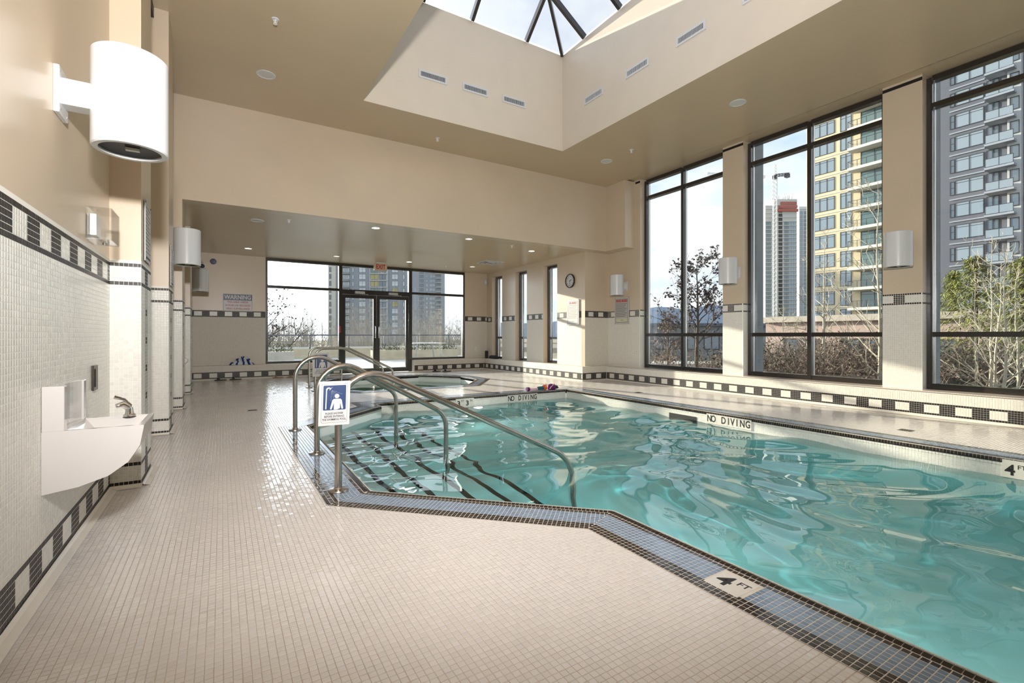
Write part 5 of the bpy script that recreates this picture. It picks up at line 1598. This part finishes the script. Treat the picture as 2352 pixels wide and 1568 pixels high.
tree('birch_tree', 'bare pale birch below the unfinished high-rise', gnd(1800, 17), 'bark_pale', 'leaf_brown', seed=25, h=3.0, spread=.34, r0=.05, n1=18, n2=4, n3=3, first=.15)
for k, (u, d, h) in enumerate(((2278, 10.5, 4.2), (2292, 10.2, 3.6), (2306, 9.6, 3.9), (2338, 9.8, 3.4), (2244, 11.5, 3.6))):
    tree('slender_birch', 'thin pale multi-branched birch in the clump before the conifer', gnd(u, d), 'bark_pale', 'leaf_brown', 'slender birches before the conifer', seed=40 + k, h=h, spread=.30, r0=.040, n1=13, n2=3, n3=2, first=.12, wob=.06)
tree('spreading_tree', 'tree with sparse dark leaves beyond the terrace beside the glazed screen', Vector((-.6, 27, -3.2)) if False else gnd(612, 27), 'bark_dark', 'leaf_dark', seed=31, h=6.6, spread=.42, r0=.17, n1=16, n2=4, n3=3, leaf=1, lsize=.13, first=.4)
# conifers
def conifer(label, loc, h, rad, seed, group=None):
    t = thing('conifer', label, 'tree', (0, 0, 0), group)
    r2 = random.Random(seed); m = MB(); m.tube([(0, 0, 0), (0, 0, h)], [.16, .02], 7); build('trunk', m, 'bark_dark', t)
    m = MB()
    for k in range(150):
        f = k / 150; z = h * (.08 + .9 * f); L = rad * (1 - f) ** .8 * r2.uniform(.8, 1.15) + .12; an = k * 2.399
        for q in range(60):
            w = r2.random() ** .7; c = Vector((math.cos(an) * L * w, math.sin(an) * L * w, z - .25 * L * w * w + .1 * w)) + Vector((r2.gauss(0, .09), r2.gauss(0, .09), r2.gauss(0, .05)))
            a = Vector((math.cos(an) + r2.gauss(0, .5), math.sin(an) + r2.gauss(0, .5), -.35 + r2.gauss(0, .3))).normalized() * .12; b = a.cross(Vector((0, 0, 1))).normalized() * .022
            m.poly([c - a * .5 - b, c - a * .5 + b, c + a])
    o = build('needles', m, 'needle_green', t); o['kind'] = 'stuff'; t.location = loc
    return t
conifer('broad yellow-green conifer before the slate apartment block', gnd(2240, 17), 4.9, 2.2, 3)
conifer('tall yellow-green conifer growing past the edge of the slate block', gnd(2350, 15), 4.5, 2.1, 4)
conifer('small green conifer beside the outer window pier', gnd(2192, 21), 4.9, 1.4, 5)
# bare trees beyond the terrace, copies of three
protos = [tree('bare_tree', 'bare grey tree in the wood beyond the terrace balustrade', gnd(900, 48), 'bark_grey', 'leaf_brown', 'bare trees beyond the terrace', seed=60 + k, h=5.4, spread=.40, r0=.10, n1=20, n2=5, n3=4, leaf=0, first=.12) for k in range(3)]
r2 = random.Random(77)
spots = []
for q in range(900):
    u, d = r2.uniform(560, 1120), r2.uniform(30, 75)
    p = gnd(u, d)
    if all((p - w).length > 2.6 for w in spots) and len(spots) < 58:
        spots.append(p)
for k, p in enumerate(spots):
    o = protos[k] if k < 3 else copy_tree(protos[k % 3])
    s = r2.uniform(.92, 1.22) * (1 + (p.length - 30) / 170); o.location = p; o.rotation_euler = (0, 0, r2.uniform(0, 6.28)); o.scale = (s * .8, s * .8, s)
# twiggy shrubs below the windows
def shrub(seed, mt, leafm, leaf, look):
    t = thing('shrub', look + ' shrub below the tall windows', 'shrub', (0, 0, 0), look + ' shrubs below the tall windows')
    r2 = random.Random(seed); m = MB(); lv = MB()
    for k in range(70):
        an = r2.uniform(0, 6.28); d = Vector((math.cos(an), math.sin(an), r2.uniform(.5, 2.2))).normalized(); p = Vector((r2.gauss(0, .25), r2.gauss(0, .25), 0)); q = [p]
        for j in range(6):
            d = (d + Vector((r2.gauss(0, .2), r2.gauss(0, .2), r2.gauss(-.02, .12)))).normalized(); q.append(q[-1] + d * r2.uniform(.25, .45))
        m.tube(q, [.014, .012, .010, .008, .007, .006, .004], 3, False)
        for j in range(8):
            i = r2.randint(1, 6); e_ = Vector((r2.gauss(0, 1), r2.gauss(0, 1), r2.gauss(.4, .7))).normalized() * r2.uniform(.25, .6); m.tube([q[i], q[i] + e_ * .6, q[i] + e_ + Vector((0, 0, .05))], [.006, .005, .003], 3, False)
        for j in range(leaf):
            c = q[r2.randint(1, 6)] + Vector((r2.gauss(0, .12), r2.gauss(0, .12), r2.gauss(0, .1))); a = Vector((r2.gauss(0, 1), r2.gauss(0, 1), r2.gauss(0, 1))).normalized() * .07; b = a.orthogonal().normalized() * .035
            lv.poly([c, c + a * .5 + b, c + a, c + a * .5 - b])
    build('twigs', m, mt, t)
    o = build('leaves', lv, leafm, t); o['kind'] = 'stuff'
    return t
sp_ = [shrub(1, 'bark_mid', 'leaf_brown', 14, 'pale twiggy'), shrub(2, 'bark_dark', 'leaf_brown', 22, 'brown twiggy'), shrub(3, 'bark_dark', 'hedge_green', 20, 'dark green leafy')]
r2 = random.Random(9)
spots = []
for q in range(400):
    u, d = r2.uniform(1485, 2380), r2.uniform(10.5, 22)
    p = gnd(u, d)
    if 10.3 < p.x < 24 and p.y < 10 and all((p - w).length > 1.35 for w in spots):
        spots.append(p)
for k, p in enumerate(spots[:52]):
    o = sp_[k] if k < 3 else copy_tree(sp_[(k * 7) % 3]); o.location = p; o.rotation_euler = (0, 0, r2.uniform(0, 6.28)); s = r2.uniform(.6, .95); o.scale = (s, s, s * 1.1)
